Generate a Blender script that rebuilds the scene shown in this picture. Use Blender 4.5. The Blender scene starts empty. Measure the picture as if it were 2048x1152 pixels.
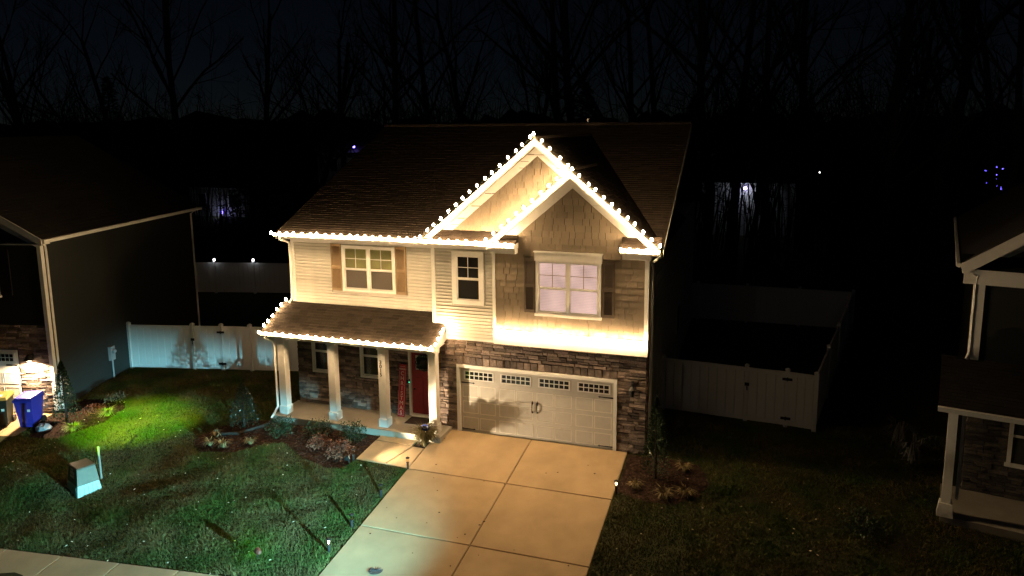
import bpy, math, random
import numpy as np
from mathutils import Matrix, Vector, Euler
random.seed(7); rng = np.random.default_rng(7)
sc = bpy.context.scene
COL = sc.collection
R = math.radians

# ------------------------------------------------------------------ camera
cd = bpy.data.cameras.new('camera'); cam = bpy.data.objects.new('camera', cd); COL.objects.link(cam)
right = Vector((0.94898504, 0.31520087, -0.00870687)); up = Vector((-0.04194324, 0.15355084, 0.98725017)); fwd = Vector((-0.31251906, 0.93652045, -0.158938))
mw = Matrix((right, up, -fwd)).transposed().to_4x4(); mw.translation = (8.711, -20.512, 9.590)
cam.matrix_world = mw
cd.sensor_width = 36; cd.lens = 25.829; cd.shift_y = -0.04267; cd.clip_end = 2000; cd.clip_start = 0.1
sc.camera = cam

# ------------------------------------------------------------------ world, night sky
w = bpy.data.worlds.new('World'); sc.world = w; w.use_nodes = True
nt = w.node_tree; bg = nt.nodes['Background']
sky = nt.nodes.new('ShaderNodeTexSky'); sky.sky_type = 'NISHITA'; sky.sun_disc = False
sky.sun_elevation = R(35.0); sky.sun_rotation = R(-45); sky.air_density = 0.5; sky.dust_density = 0.0; sky.ozone_density = 1.0
nt.links.new(sky.outputs[0], bg.inputs[0]); bg.inputs[1].default_value = 0.00042
# moonlight: one very weak sun
sd = bpy.data.lights.new('moon', 'SUN'); sd.energy = 0.004; sd.angle = R(0.5); sd.color = (0.85, 0.9, 1.0)
so = bpy.data.objects.new('moon', sd); COL.objects.link(so); so.rotation_euler = (R(50), 0, R(20))
sc.view_settings.view_transform = 'Standard'; sc.view_settings.look = 'None'; sc.view_settings.gamma = 1
sc.view_settings.exposure = 0; sc.view_settings.use_curve_mapping = False
sc.cycles.use_denoising = True; sc.cycles.max_bounces = 5; sc.cycles.diffuse_bounces = 3; sc.cycles.glossy_bounces = 2
sc.cycles.transparent_max_bounces = 6; sc.cycles.sample_clamp_indirect = 4; sc.cycles.use_light_tree = True
try: sc.cycles.denoiser = 'OPENIMAGEDENOISE'
except Exception: pass

WARM = (1.0, 0.67, 0.34)
BULB_L = 470.0

# ------------------------------------------------------------------ materials
MATS = {}
def mat(name, col, rough=0.7, spec=0.3, var=0.0, scale=8.0, bump=0.0, bscale=40.0, rand=0.0, tint=False, col2=None, metal=0.0, stretch=None, emis=None, es=0.0):
    if name in MATS: return MATS[name]
    m = bpy.data.materials.new(name); m.use_nodes = True; n = m.node_tree.nodes; l = m.node_tree.links
    b = n['Principled BSDF']; b.inputs['Roughness'].default_value = rough; b.inputs['Specular IOR Level'].default_value = spec; b.inputs['Metallic'].default_value = metal
    tc = n.new('ShaderNodeTexCoord'); mp = n.new('ShaderNodeMapping'); l.new(tc.outputs['Object'], mp.inputs[0])
    if stretch: mp.inputs['Scale'].default_value = stretch
    c2 = col2 or tuple(min(1, c*(1+var)) for c in col); c1 = col if col2 else tuple(c*(1-var) for c in col)
    nz = n.new('ShaderNodeTexNoise'); nz.inputs['Scale'].default_value = scale; nz.inputs['Detail'].default_value = 6; l.new(mp.outputs[0], nz.inputs[0])
    rp = n.new('ShaderNodeValToRGB'); rp.color_ramp.elements[0].position = 0.35; rp.color_ramp.elements[1].position = 0.65
    rp.color_ramp.elements[0].color = (*c1, 1); rp.color_ramp.elements[1].color = (*c2, 1)
    l.new(nz.outputs['Fac'], rp.inputs[0]); out = rp.outputs[0]
    if rand > 0:
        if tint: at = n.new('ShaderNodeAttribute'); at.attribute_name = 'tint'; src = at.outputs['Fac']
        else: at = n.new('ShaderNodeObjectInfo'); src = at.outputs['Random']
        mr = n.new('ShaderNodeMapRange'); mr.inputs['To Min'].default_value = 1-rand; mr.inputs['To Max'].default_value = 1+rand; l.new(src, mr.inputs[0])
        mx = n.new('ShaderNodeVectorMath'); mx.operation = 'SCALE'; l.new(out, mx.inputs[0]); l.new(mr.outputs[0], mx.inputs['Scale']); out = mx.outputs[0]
    l.new(out, b.inputs['Base Color'])
    if bump > 0:
        n2 = n.new('ShaderNodeTexNoise'); n2.inputs['Scale'].default_value = bscale; n2.inputs['Detail'].default_value = 5; l.new(mp.outputs[0], n2.inputs[0])
        bp = n.new('ShaderNodeBump'); bp.inputs['Strength'].default_value = bump; bp.inputs['Distance'].default_value = 0.01; l.new(n2.outputs['Fac'], bp.inputs['Height']); l.new(bp.outputs[0], b.inputs['Normal'])
    if emis: b.inputs['Emission Color'].default_value = (*emis, 1); b.inputs['Emission Strength'].default_value = es
    MATS[name] = m; return m
def emit(name, col, s):
    if name in MATS: return MATS[name]
    m = bpy.data.materials.new(name); m.use_nodes = True; n = m.node_tree.nodes; n.clear()
    e = n.new('ShaderNodeEmission'); e.inputs[0].default_value = (*col, 1); e.inputs[1].default_value = s
    o = n.new('ShaderNodeOutputMaterial'); m.node_tree.links.new(e.outputs[0], o.inputs[0]); MATS[name] = m; return m
def glass(name, tintc=(0.9, 0.95, 0.95)):
    if name in MATS: return MATS[name]
    m = bpy.data.materials.new(name); m.use_nodes = True; n = m.node_tree.nodes; l = m.node_tree.links; n.clear()
    t = n.new('ShaderNodeBsdfTransparent'); t.inputs[0].default_value = (*tintc, 1)
    g = n.new('ShaderNodeBsdfGlossy'); g.inputs['Roughness'].default_value = 0.04
    lw = n.new('ShaderNodeLayerWeight'); pw = n.new('ShaderNodeMath'); pw.operation = 'POWER'; pw.inputs[1].default_value = 4; l.new(lw.outputs['Facing'], pw.inputs[0]); f = n.new('ShaderNodeMath'); f.operation = 'MULTIPLY_ADD'; f.inputs[1].default_value = .5; f.inputs[2].default_value = .04; l.new(pw.outputs[0], f.inputs[0]); mx = n.new('ShaderNodeMixShader'); o = n.new('ShaderNodeOutputMaterial')
    l.new(f.outputs[0], mx.inputs[0]); l.new(t.outputs[0], mx.inputs[1]); l.new(g.outputs[0], mx.inputs[2]); l.new(mx.outputs[0], o.inputs[0]); MATS[name] = m; return m

WHITE = mat('white_trim', (0.78, 0.76, 0.72), 0.45, var=0.03)
CREAM = mat('cream_siding', (0.64, 0.61, 0.54), 0.5, var=0.05, scale=3, rand=0.03)
CREAMW = mat('cream_backing', (0.5, 0.47, 0.42), 0.6, var=0.04)
SHAKE = mat('tan_shake', (0.26, 0.208, 0.15), 0.75, var=0.12, scale=5, stretch=(14, 14, 1), bump=0.4, bscale=3, rand=0.09)
SHAKEJ = mat('tan_shake_joined', (0.26, 0.208, 0.15), 0.75, var=0.12, scale=5, stretch=(14, 14, 1), bump=0.4, bscale=3, rand=0.09, tint=True)
STONE = mat('ledge_stone', (0.19, 0.145, 0.122), 0.85, var=0.3, scale=6, bump=0.6, bscale=25, rand=0.62)
STONEJ = mat('ledge_stone_joined', (0.19, 0.145, 0.122), 0.85, var=0.3, scale=6, bump=0.6, bscale=25, rand=0.62, tint=True)
MORTAR = mat('mortar', (0.03, 0.026, 0.023), 0.95, var=0.2, bump=0.3)
SHINGLE = mat('brown_shingle', (0.040, 0.030, 0.023), 0.9, spec=0.1, var=0.3, scale=60, bump=0.5, bscale=120, rand=0.28, tint=True)
ROOFU = mat('roof_deck', (0.05, 0.04, 0.032), 0.9, var=0.1)
CONC = mat('concrete', (0.45, 0.325, 0.19), 0.85, spec=0.2, var=0.08, scale=1.1, bump=0.15, bscale=60)
def stain(m, lo=.72):
    # tyre-worn streaks, blotches and dark specks
    n = m.node_tree.nodes; l = m.node_tree.links; b = n['Principled BSDF']; src = b.inputs['Base Color'].links[0].from_socket; out = src
    tc = [x for x in n if x.type == 'TEX_COORD'][0]
    for sc_, st, p0, p1, lo_ in ((1.0, (1.3, .22, 1), .36, .62, .93), (2.6, (1, 1, 1), .30, .55, .93), (38, (1, 1, 1), .28, .34, lo)):
        mp = n.new('ShaderNodeMapping'); mp.inputs['Scale'].default_value = st; l.new(tc.outputs['Object'], mp.inputs[0])
        z = n.new('ShaderNodeTexNoise'); z.inputs['Scale'].default_value = sc_; z.inputs['Detail'].default_value = 5; l.new(mp.outputs[0], z.inputs[0])
        r_ = n.new('ShaderNodeMapRange'); r_.inputs['From Min'].default_value = p0; r_.inputs['From Max'].default_value = p1; r_.inputs['To Min'].default_value = lo_; r_.inputs['To Max'].default_value = 1.0; l.new(z.outputs['Fac'], r_.inputs[0])
        v = n.new('ShaderNodeVectorMath'); v.operation = 'SCALE'; l.new(out, v.inputs[0]); l.new(r_.outputs[0], v.inputs['Scale']); out = v.outputs[0]
    l.new(out, b.inputs['Base Color'])
stain(CONC)
CONC2 = mat('porch_concrete', (0.36, 0.33, 0.28), 0.85, spec=0.2, var=0.08, scale=2, bump=0.15, bscale=60)
BLACK = mat('black_iron', (0.012, 0.012, 0.012), 0.5)
VINYL = mat('white_vinyl', (0.66, 0.66, 0.67), 0.4, var=0.02)
RED = mat('red_paint', (0.19, 0.018, 0.022), 0.45, var=0.08)
REDS = mat('red_board', (0.34, 0.03, 0.04), 0.6, var=0.1)
SHUTT = mat('tan_shutter', (0.30, 0.20, 0.11), 0.6, var=0.06)
SHUTB = mat('brown_shutter', (0.085, 0.062, 0.045), 0.6, var=0.06)
DARKI = mat('dark_interior', (0.02, 0.02, 0.02), 0.9)
SCREEN = mat('grey_screen', (0.17, 0.15, 0.13), 0.9, var=0.1, scale=30)
CURT = mat('grey_green_curtain', (0.10, 0.11, 0.085), 0.9, var=0.2, scale=3)
BLINDG = mat('green_blind', (0.33, 0.34, 0.15), 0.8, var=0.1, scale=3)
BLINDP = emit('lit_blind', (0.90, 0.60, 0.52), 0.90)
def uneven(m):
    n = m.node_tree.nodes; l = m.node_tree.links; e = [x for x in n if x.type == 'EMISSION'][0]; tc = n.new('ShaderNodeTexCoord')
    z = n.new('ShaderNodeTexNoise'); z.inputs['Scale'].default_value = 1.3; l.new(tc.outputs['Object'], z.inputs[0])
    wv = n.new('ShaderNodeTexWave'); wv.bands_direction = 'Z'; wv.inputs['Scale'].default_value = 6.7; wv.inputs['Distortion'].default_value = .4; l.new(tc.outputs['Object'], wv.inputs[0])
    a = n.new('ShaderNodeMath'); a.operation = 'MULTIPLY_ADD'; a.inputs[1].default_value = .9; a.inputs[2].default_value = .40; l.new(z.outputs['Fac'], a.inputs[0])
    b = n.new('ShaderNodeMath'); b.operation = 'MULTIPLY_ADD'; b.inputs[1].default_value = .16; l.new(wv.outputs['Fac'], b.inputs[0]); l.new(a.outputs[0], b.inputs[2]); l.new(b.outputs[0], e.inputs[1])
uneven(BLINDP)
GLASS = glass('window_glass', (.95, .94, .93)); 
GRASS = mat('grass_blade', (0.052, 0.092, 0.016), 0.7, spec=0.2, col2=(0.135, 0.105, 0.040), scale=0.9, rand=0.55, tint=True)
SOIL = mat('lawn_soil', (0.020, 0.026, 0.010), 0.95, spec=0.1, col2=(0.040, 0.040, 0.018), scale=2.2, bump=1.0, bscale=18)
MULCH = mat('mulch', (0.018, 0.010, 0.007), 0.95, spec=0.1, col2=(0.05, 0.028, 0.02), scale=14, bump=1.0, bscale=40)
CHIP = mat('mulch_chip', (0.045, 0.026, 0.018), 0.9, var=0.3, rand=0.7, tint=True)
BARK = mat('bark', (0.035, 0.030, 0.026), 0.95, spec=0.1, var=0.3, scale=4, bump=0.6, bscale=10)
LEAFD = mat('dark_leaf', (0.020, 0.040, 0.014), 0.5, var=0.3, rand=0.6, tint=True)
LEAFH = mat('holly_leaf', (0.022, 0.034, 0.020), 0.3, spec=0.6, var=0.3, rand=0.6, tint=True)
LEAFR = mat('russet_leaf', (0.16, 0.055, 0.03), 0.6, var=0.3, rand=0.5, tint=True)
LEAFY = mat('straw_leaf', (0.17, 0.13, 0.06), 0.6, var=0.3, rand=0.5, tint=True)
DIMG = mat('grey_grass_leaf', (0.07, 0.065, 0.055), 0.8, var=0.3, rand=0.5, tint=True)
LEAFO = mat('olive_drooping_leaf', (0.085, 0.07, 0.025), 0.7, var=0.3, rand=0.5, tint=True)
LEAFG = mat('yellowgreen_leaf', (0.16, 0.17, 0.03), 0.6, var=0.3, rand=0.5, tint=True)
GREYSID = mat('charcoal_siding', (0.022, 0.024, 0.022), 0.6, var=0.05)
DARKROOF = mat('dark_shingle', (0.018, 0.015, 0.012), 0.9, var=0.3, scale=40, rand=0.3, tint=True)

# ------------------------------------------------------------------ mesh helpers
WM = {}
class MB:
    def __init__(s): s.v = []; s.f = []; s.t = []
    def add(s, vs, fs, t=None):
        o = len(s.v); s.v += [tuple(x) for x in vs]; s.f += [tuple(o+i for i in q) for q in fs]
        s.t += [(random.random() if t is None else t)]*len(vs); return s
    def hexa(s, p, t=None): return s.add(p, [(0,3,2,1),(4,5,6,7),(0,1,5,4),(1,2,6,5),(2,3,7,6),(3,0,4,7)], t)
    def box(s, x0, x1, y0, y1, z0, z1, t=None):
        return s.hexa([(x0,y0,z0),(x1,y0,z0),(x1,y1,z0),(x0,y1,z0),(x0,y0,z1),(x1,y0,z1),(x1,y1,z1),(x0,y1,z1)], t)
    def prism(s, poly, d, t=None):      # poly: 3d points, extruded by vector d
        n = len(poly); d = Vector(d); vs = [Vector(p) for p in poly]+[Vector(p)+d for p in poly]
        return s.add(vs, [tuple(range(n))[::-1], tuple(range(n, 2*n))]+[(i, (i+1) % n, n+(i+1) % n, n+i) for i in range(n)], t)
    def tube(s, pts, rad, n=6, cap=True, t=None):
        pts = [Vector(p) for p in pts]; rad = rad if hasattr(rad, '__len__') else [rad]*len(pts); rings = []
        for i, p in enumerate(pts):
            d = (pts[min(i+1, len(pts)-1)]-pts[max(i-1, 0)]).normalized()
            a = d.cross(Vector((0.13, 0.2, 1) if abs(d.z) < 0.9 else (1, 0.1, 0))).normalized(); b = d.cross(a)
            rings.append([p+(a*math.cos(2*math.pi*k/n)+b*math.sin(2*math.pi*k/n))*rad[i] for k in range(n)])
        vs = sum(rings, []); fs = []
        for i in range(len(pts)-1):
            for k in range(n): fs.append((i*n+k, i*n+(k+1) % n, (i+1)*n+(k+1) % n, (i+1)*n+k))
        if cap: fs += [tuple(range(n))[::-1], tuple((len(pts)-1)*n+k for k in range(n))]
        return s.add(vs, fs, t)
    def lathe(s, prof, c=(0,0,0), n=12, t=None):  # prof list of (r,z)
        vs = []; fs = []
        for r, z in prof: vs += [(c[0]+r*math.cos(2*math.pi*k/n), c[1]+r*math.sin(2*math.pi*k/n), c[2]+z) for k in range(n)]
        for i in range(len(prof)-1):
            for k in range(n): fs.append((i*n+k, i*n+(k+1) % n, (i+1)*n+(k+1) % n, (i+1)*n+k))
        fs += [tuple(range(n))[::-1], tuple((len(prof)-1)*n+k for k in range(n))]
        return s.add(vs, fs, t)
    def xf(s, M):
        s.v = [tuple(M @ Vector(p)) for p in s.v]; return s
    def mesh(s, name, m=None, smooth=False):
        me = bpy.data.meshes.new(name); me.from_pydata(s.v, [], s.f)
        a = me.attributes.new('tint', 'FLOAT', 'POINT'); a.data.foreach_set('value', s.t)
        if m: me.materials.append(m)
        if smooth: me.polygons.foreach_set('use_smooth', [True]*len(me.polygons))
        me.update(); return me
def obj(name, me, m=None, parent=None, M=None, smooth=False, kind=None, local=False):
    if isinstance(me, MB): me = me.mesh(name, m, smooth)
    o = bpy.data.objects.new(name, me); COL.objects.link(o); M = M or Matrix.Identity(4)
    if parent is not None:
        o.parent = parent
        if not local: o.matrix_parent_inverse = WM[parent].inverted()
    o.matrix_basis = M
    WM[o] = (WM[parent] @ M) if (local and parent is not None) else M.copy()
    if kind: o['kind'] = kind
    return o
def thing(name, label, cat, loc=(0, 0, 0), rz=0.0, group=None):
    o = bpy.data.objects.new(name, None); COL.objects.link(o); o.empty_display_size = 0.2
    M = Matrix.Translation(loc) @ Matrix.Rotation(rz, 4, 'Z'); o.matrix_basis = M; WM[o] = M
    return tag(o, label, cat, group)
def tag(o, label, cat, group=None):
    o['label'] = label; o['category'] = cat
    if group: o['group'] = group
    return o
def dup(root, M, label=None, group=None):
    def cp(o, par):
        c = o.copy(); COL.objects.link(c)
        if par is not None: c.parent = par
        for ch in o.children: cp(ch, c)
        return c
    r = cp(root, None); r.matrix_basis = M
    if label: r['label'] = label
    if group: r['group'] = group
    return r
def light(name, kind, loc, energy, col, parent=None, size=0.05, target=None, angle=None, blend=0.3):
    d = bpy.data.lights.new(name, kind); d.energy = energy; d.color = col
    d.shadow_soft_size = size
    o = bpy.data.objects.new(name, d); COL.objects.link(o)
    M = Matrix.Translation(loc)
    if target is not None:
        q = (Vector(target)-Vector(loc)).to_track_quat('-Z', 'Y'); M = M @ q.to_matrix().to_4x4()
    if kind == 'SPOT': d.spot_size = angle; d.spot_blend = blend
    if parent is not None: o.parent = parent; o.matrix_parent_inverse = WM[parent].inverted()
    o.matrix_basis = M; return o
def text_mesh(name, s, size, m, parent, M, extrude=0.003, align='CENTER', shear=0.0):
    c = bpy.data.curves.new(name, 'FONT'); c.body = s; c.size = size; c.extrude = extrude; c.align_x = align; c.align_y = 'CENTER'; c.shear = shear
    t = bpy.data.objects.new(name, c); COL.objects.link(t)
    dg = bpy.context.evaluated_depsgraph_get(); me = bpy.data.meshes.new_from_object(t.evaluated_get(dg))
    bpy.data.objects.remove(t); me.materials.clear(); me.materials.append(m)
    return obj(name, me, None, parent, M)

# ------------------------------------------------------------------ terrain
S = 0.0996
def hgt(x, y):
    x = np.asarray(x, float); y = np.asarray(y, float)
    z = np.where(y < 0, S*np.maximum(y, -8.6), 0.0)
    # shallow swale between the two left lots
    z = z - 0.09*np.exp(-((x+8.3)/1.3)**2)*np.clip((-y)/2, 0, 1)*np.clip((y+7.6)/1.5, 0, 1)
    z = z + 0.10*np.exp(-((x+11.3)/1.5)**2)*np.clip((-y+0.5)/2, 0, 1)*np.clip((y+7)/1.5, 0, 1)
    return z
def H(x, y): return float(hgt(x, y))
def axis(segs):
    out = []
    for a, b, st in segs: out += list(np.arange(a, b, st))
    return np.array(out+[segs[-1][1]])
gx = axis([(-700, -100, 120), (-100, -20, 8), (-20, 16, 0.25), (16, 60, 6), (60, 700, 120)]); gy = axis([(-400, -60, 85), (-60, -12, 6), (-12, 4, 0.25), (4, 40, 3), (40, 140, 20), (140, 900, 150)])
X, Y = np.meshgrid(gx, gy); Z = hgt(X, Y)+np.where((X > -19) & (X < 15) & (Y > -11) & (Y < 4), rng.normal(0, 0.006, X.shape), 0)
vs = np.stack([X, Y, Z], -1).reshape(-1, 3); nx = len(gx)
fs = [(j*nx+i, j*nx+i+1, (j+1)*nx+i+1, (j+1)*nx+i) for j in range(len(gy)-1) for i in range(nx-1)]
gm = bpy.data.meshes.new('ground'); gm.from_pydata(vs.tolist(), [], fs); gm.materials.append(SOIL); gm.polygons.foreach_set('use_smooth', [True]*len(fs))
ground = obj('ground', gm, kind='structure')

def slab(name, poly, m, parent, top=0.03, thick=0.16, kind=None, flat=None, bev=0.012):
    # a cast slab following the grade, slightly eased edge
    c = np.mean(np.array(poly), 0); mb = MB(); n = len(poly)
    zf = (lambda x, y: S*min(y, 0)+top) if flat is None else (lambda x, y: flat)
    inn = []
    for (x, y) in poly:
        d = Vector((c[0]-x, c[1]-y)).normalized(); inn.append((x+d.x*bev*1.4, y+d.y*bev*1.4))
    ring0 = [(x, y, zf(x, y)-thick) for x, y in poly]; ring1 = [(x, y, zf(x, y)-bev) for x, y in poly]; ring2 = [(x, y, zf(x, y)) for x, y in inn]
    vsl = ring0+ring1+ring2; f = []
    for a in range(2):
        for i in range(n): f.append((a*n+i, a*n+(i+1) % n, (a+1)*n+(i+1) % n, (a+1)*n+i))
    f.append(tuple(2*n+i for i in range(n))); mb.add(vsl, f)
    return obj(name, mb, m, parent, kind=kind)

# driveway: bedding sheet plus six cast slabs
mb = MB(); mb.add([(-0.57, -9.6, S*-8.6-0.09), (5.42, -9.6, S*-8.6-0.09), (5.42, 0.03, -0.06), (-0.57, 0.03, -0.06)], [(0, 1, 2, 3)])
drive = obj('driveway', mb, MORTAR, kind='structure')
for x0, x1 in ((-0.56, 2.44), (2.46, 5.41)):
    for y0, y1 in ((-2.46, -0.02), (-5.19, -2.485), (-7.35, -5.215)):
        slab('slab', [(x0, y0), (x1, y0), (x1, y1), (x0, y1)], CONC, drive, top=0.035)
mb = MB(); mb.add([(-2.3, -2.36, -0.30), (-0.58, -2.42, -0.30), (-0.58, -0.7, -0.14), (-2.26, -0.7, -0.14)], [(0, 1, 2, 3)])
walk = obj('front_walkway', mb, MORTAR, kind='structure')
slab('slab', [(-2.28, -1.2), (-1.0, -1.26), (-0.98, -0.72), (-2.25, -0.72)], CONC, walk)
slab('slab', [(-2.33, -2.35), (-1.35, -2.38), (-0.99, -1.285), (-2.29, -1.225)], CONC, walk)
slab('slab', [(-1.33, -2.38), (-0.585, -2.41), (-0.585, -1.3), (-0.97, -1.285)], CONC, walk)
# sidewalk of five-foot squares, and street beyond it
mb = MB(); mb.add([(-30, -12.4, -1.02), (-0.6, -9.3, -1.02), (-0.6, -7.6, -0.88), (-30, -10.75, -1.02)], [(0, 1, 2, 3)])
side = obj('sidewalk', mb, MORTAR, kind='structure')
for k in range(9):
    x0 = -0.62-1.63*(k+1)+0.01; x1 = -0.62-1.63*k-0.01; e = lambda x: -7.46+0.107*x
    mbp = [(x0, e(x0)-1.5), (x1, e(x1)-1.5), (x1, e(x1)), (x0, e(x0))]
    slab('slab', mbp, CONC, side, top=0.045)
mb = MB(); mb.add([(-300, -14, -1.06), (300, -14, -1.06), (300, -11, -1.05), (-300, -11, -1.05)], [(0, 1, 2, 3)])

# ------------------------------------------------------------------ piece kits
def stone_mesh(k):
    r = random.Random(k); j = lambda a: r.uniform(-a, a); mb = MB()
    b = [(-.5+j(.03), 0, -.5+j(.08)), (.5+j(.03), 0, -.5+j(.08)), (.5+j(.03), 0, .5+j(.08)), (-.5+j(.03), 0, .5+j(.08))]
    mdl = [(p[0], -.6+j(.2), p[2]) for p in b]; fr = [(p[0]*.94+j(.01), -1+j(.25), p[2]*.84+j(.04)) for p in b]
    mb.add(b+mdl+fr, [(0,1,5,4),(1,2,6,5),(2,3,7,6),(3,0,4,7),(4,5,9,8),(5,6,10,9),(6,7,11,10),(7,4,8,11),(8,9,10,11)])
    return mb
SM = [stone_mesh(k).mesh('stone', STONE) for k in range(8)]; SMB = [stone_mesh(k) for k in range(8)]
STONEG = mat('shaded_grey_ledge_stone', (0.075, 0.068, 0.062), 0.85, var=0.3, scale=6, bump=0.6, bscale=25, rand=0.5)  # greyer stone, also darkened for the shade under the porch roof
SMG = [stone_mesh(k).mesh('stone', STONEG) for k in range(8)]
def shake_mesh(k):
    r = random.Random(50+k); mb = MB(); c = r.uniform(-.02, .02)
    mb.hexa([(-.5,-1,-.5+c),(.5,-1,-.5-c),(.5,0,-.5-c),(-.5,0,-.5+c),(-.5,-.35,.56),(.5,-.35,.56),(.5,0,.56),(-.5,0,.56)]); return mb
KM = [shake_mesh(k).mesh('shake', SHAKE) for k in range(4)]; KMB = [shake_mesh(k) for k in range(4)]
def fill_stones(x0, x1, z0, z1, holes, seed, hm=0.095):
    r = random.Random(seed); out = []; z = z0
    while z < z1-0.02:
        h = min(r.uniform(hm*.7, hm*1.35), z1-z)
        if z1-z-h < 0.04: h = z1-z
        cuts = [x0, x1]
        runs = [(x0, x1)]
        for a, b, c, d in holes:
            if z+h/2 > c and z+h/2 < d:
                nr = []
                for p, q in runs:
                    if b <= p or a >= q: nr.append((p, q)); continue
                    if a > p: nr.append((p, a))
                    if b < q: nr.append((b, q))
                runs = nr
        for p, q in runs:
            x = p
            while x < q-0.01:
                wd = r.uniform(0.14, 0.46)
                if q-x-wd < 0.12: wd = q-x
                if h > 0.085 and wd < .3 and r.random() < .18:      # two thin stones on top of each other
                    out.append((x+wd/2, z+h*.25, wd-.008, h*.5-.008)); out.append((x+wd/2, z+h*.75, wd-.008, h*.5-.008))
                else: out.append((x+wd/2, z+h/2, wd-.009, h-.009))
                x += wd
        z += h
    return out
def pieces(lst, y, kit, kitmb, m_j, name, parent, dmin, dmax, nmax, joined_name=None):
    """the first nmax as single objects, the rest joined"""
    for i, (x, z, wd, h) in enumerate(lst[:nmax]):
        k = random.randrange(len(kit))
        M = Matrix.Translation((x, y, z)) @ Matrix.Diagonal((wd, random.uniform(dmin, dmax), h, 1)); obj(name, kit[k], None, parent, M)
    if len(lst) > nmax:
        mb = MB()
        for (x, z, wd, h) in lst[nmax:]:
            b = kitmb[random.randrange(len(kitmb))]; d = random.uniform(dmin, dmax)
            mb.add([(x+v[0]*wd, y+v[1]*d, z+v[2]*h) for v in b.v], b.f)
        obj(joined_name or name, mb, m_j, parent, kind='stuff')
def shingled(mb, o, u, v, W, L, keep=None, course=0.14, tab=0.32, th=0.012):
    """roof plane: o lower-left corner, u along eave, v up the slope; overlapping tabs"""
    o = Vector(o); u = Vector(u).normalized(); v = Vector(v).normalized(); n = u.cross(v)
    if n.z < 0: n = -n
    nc = int(math.ceil(L/course))
    for c in range(nc):
        s0 = c*course; s1 = min(s0+course*1.25, L); x = -random.random()*tab
        while x < W:
            a = max(0, x); b = min(W, x+tab-.004); x += tab*random.uniform(.75, 1.2)
            if b-a < .02: continue
            b = min(W, x-.004)
            if b-a < .02: continue
            if keep and not keep((a+b)/2, (s0+s1)/2): continue
            t = th*random.uniform(.8, 1.5)
            P = lambda q, s, h: o+u*q+v*s+n*h
            mb.hexa([P(a, s0, 0), P(b, s0, 0), P(b, s1, 0), P(a, s1, 0), P(a, s0, t), P(b, s0, t), P(b, s1, .003), P(a, s1, .003)])
    return mb

# ------------------------------------------------------------------ the lit house
house = thing('house', 'lit two-storey house with cream siding, tan shakes, stone base and roofline lights', 'house')
XL, XR, YM, YB = -6.15, 5.93, 0.43, 15.6
mb = MB(); mb.box(XL+.04, XR-.04, YM+.2, YB, -.3, 6.02); mb.box(-0.71, XR-.04, 0.06, 2, -.3, 6.02); obj('wall', mb, CREAMW, house)
# stone veneer
mb = MB(); mb.box(-0.74, 0.0, 0.03, 0.3, -.1, 3.05); mb.box(5.08, XR-.01, 0.03, 0.3, -.1, 3.05); mb.box(0, 5.08, 0.03, 0.3, 2.23, 3.05)
sw = obj('stone_veneer', mb, MORTAR, house)
g = fill_stones(-0.75, XR, 0.0, 3.05, [(0, 5.08, -1, 2.49)], 3)
for k in range(23): g.append((0.11+k*0.2209, 2.36, .205, .25))
mb = MB(); mb.box(XL, -1.9, YM+.03, YM+.25, -.1, 3.7); mb.box(-1.9, -.85, YM+.03, YM+.25, 2.42, 3.7); mb.box(-.85, -.7, YM+.03, YM+.25, -.1, 3.7); sp = obj('porch_stone_veneer', mb, MORTAR, house)
holes = [(-5.60, -4.58, 1.25, 2.85), (-3.73, -2.71, 1.25, 2.85), (-1.9, -.85, -1, 2.45)]
gp = fill_stones(XL, -0.74, 0.13, 2.85, holes, 5)
pieces(g, 0.035, SM, SMB, STONEJ, 'stone', sw, .03, .07, 300)
pieces(gp, YM+.035, SM, SMB, STONEJ, 'stone', sp, .03, .07, max(0, 300-len(g)), 'small_stonework')
# right return of the stone, along the side wall
mb = MB()
for (x, z, wd, h) in fill_stones(0.0, 0.8, 0, 3.05, [], 8): mb.add([(XR+.005-v[1]*.04, x+v[0]*wd, z+v[2]*h) for v in SMB[0].v], SMB[0].f)
obj('corner_stonework', mb, STONEJ, house, kind='stuff')
# lap siding, one board per course
def lap(parent, x0, x1, y, z0, z1, holes, m=CREAM, pitch=0.105, clip=None):
    z = z0; i = 0; cache = {}
    while z < z1-.02:
        h = min(pitch, z1-z); runs = [(x0, x1)]
        for a, b, c, d in holes:
            if z+h/2 > c and z+h/2 < d:
                nr = []
                for p, q in runs:
                    if b <= p or a >= q: nr.append((p, q)); continue
                    if a > p: nr.append((p, a))
                    if b < q: nr.append((b, q))
                runs = nr
        for p, q in runs:
            key = round(q-p, 3)
            if key not in cache:
                b = MB(); L = q-p
                b.prism([(0, 0, 0), (0, -.036, 0), (0, -.034, pitch*.45), (0, -.014, pitch*.55), (0, -.006, pitch+.008), (0, 0, pitch+.008)], (L, 0, 0))
                cache[key] = b.mesh('siding_board', m)
            obj('siding_board', cache[key], None, parent, Matrix.Translation((p, y, z)))
        z += pitch
mb = MB(); mb.box(XL, -0.72, YM+.02, YM+.12, 3.7, 6.0); s1 = obj('siding_wall', mb, CREAMW, house)
lap(s1, XL+.09, -0.72, YM+.02, 3.72, 5.92, [(-4.63, -1.85, 4.16, 5.80)])
mb = MB(); mb.box(-0.74, 1.34, 0.02, 0.1, 3.06, 6.02); s2 = obj('siding_wall', mb, CREAMW, house)
lap(s2, -0.66, 1.28, 0.02, 3.08, 5.95, [(-0.10, 1.0, 4.15, 5.84)])
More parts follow.
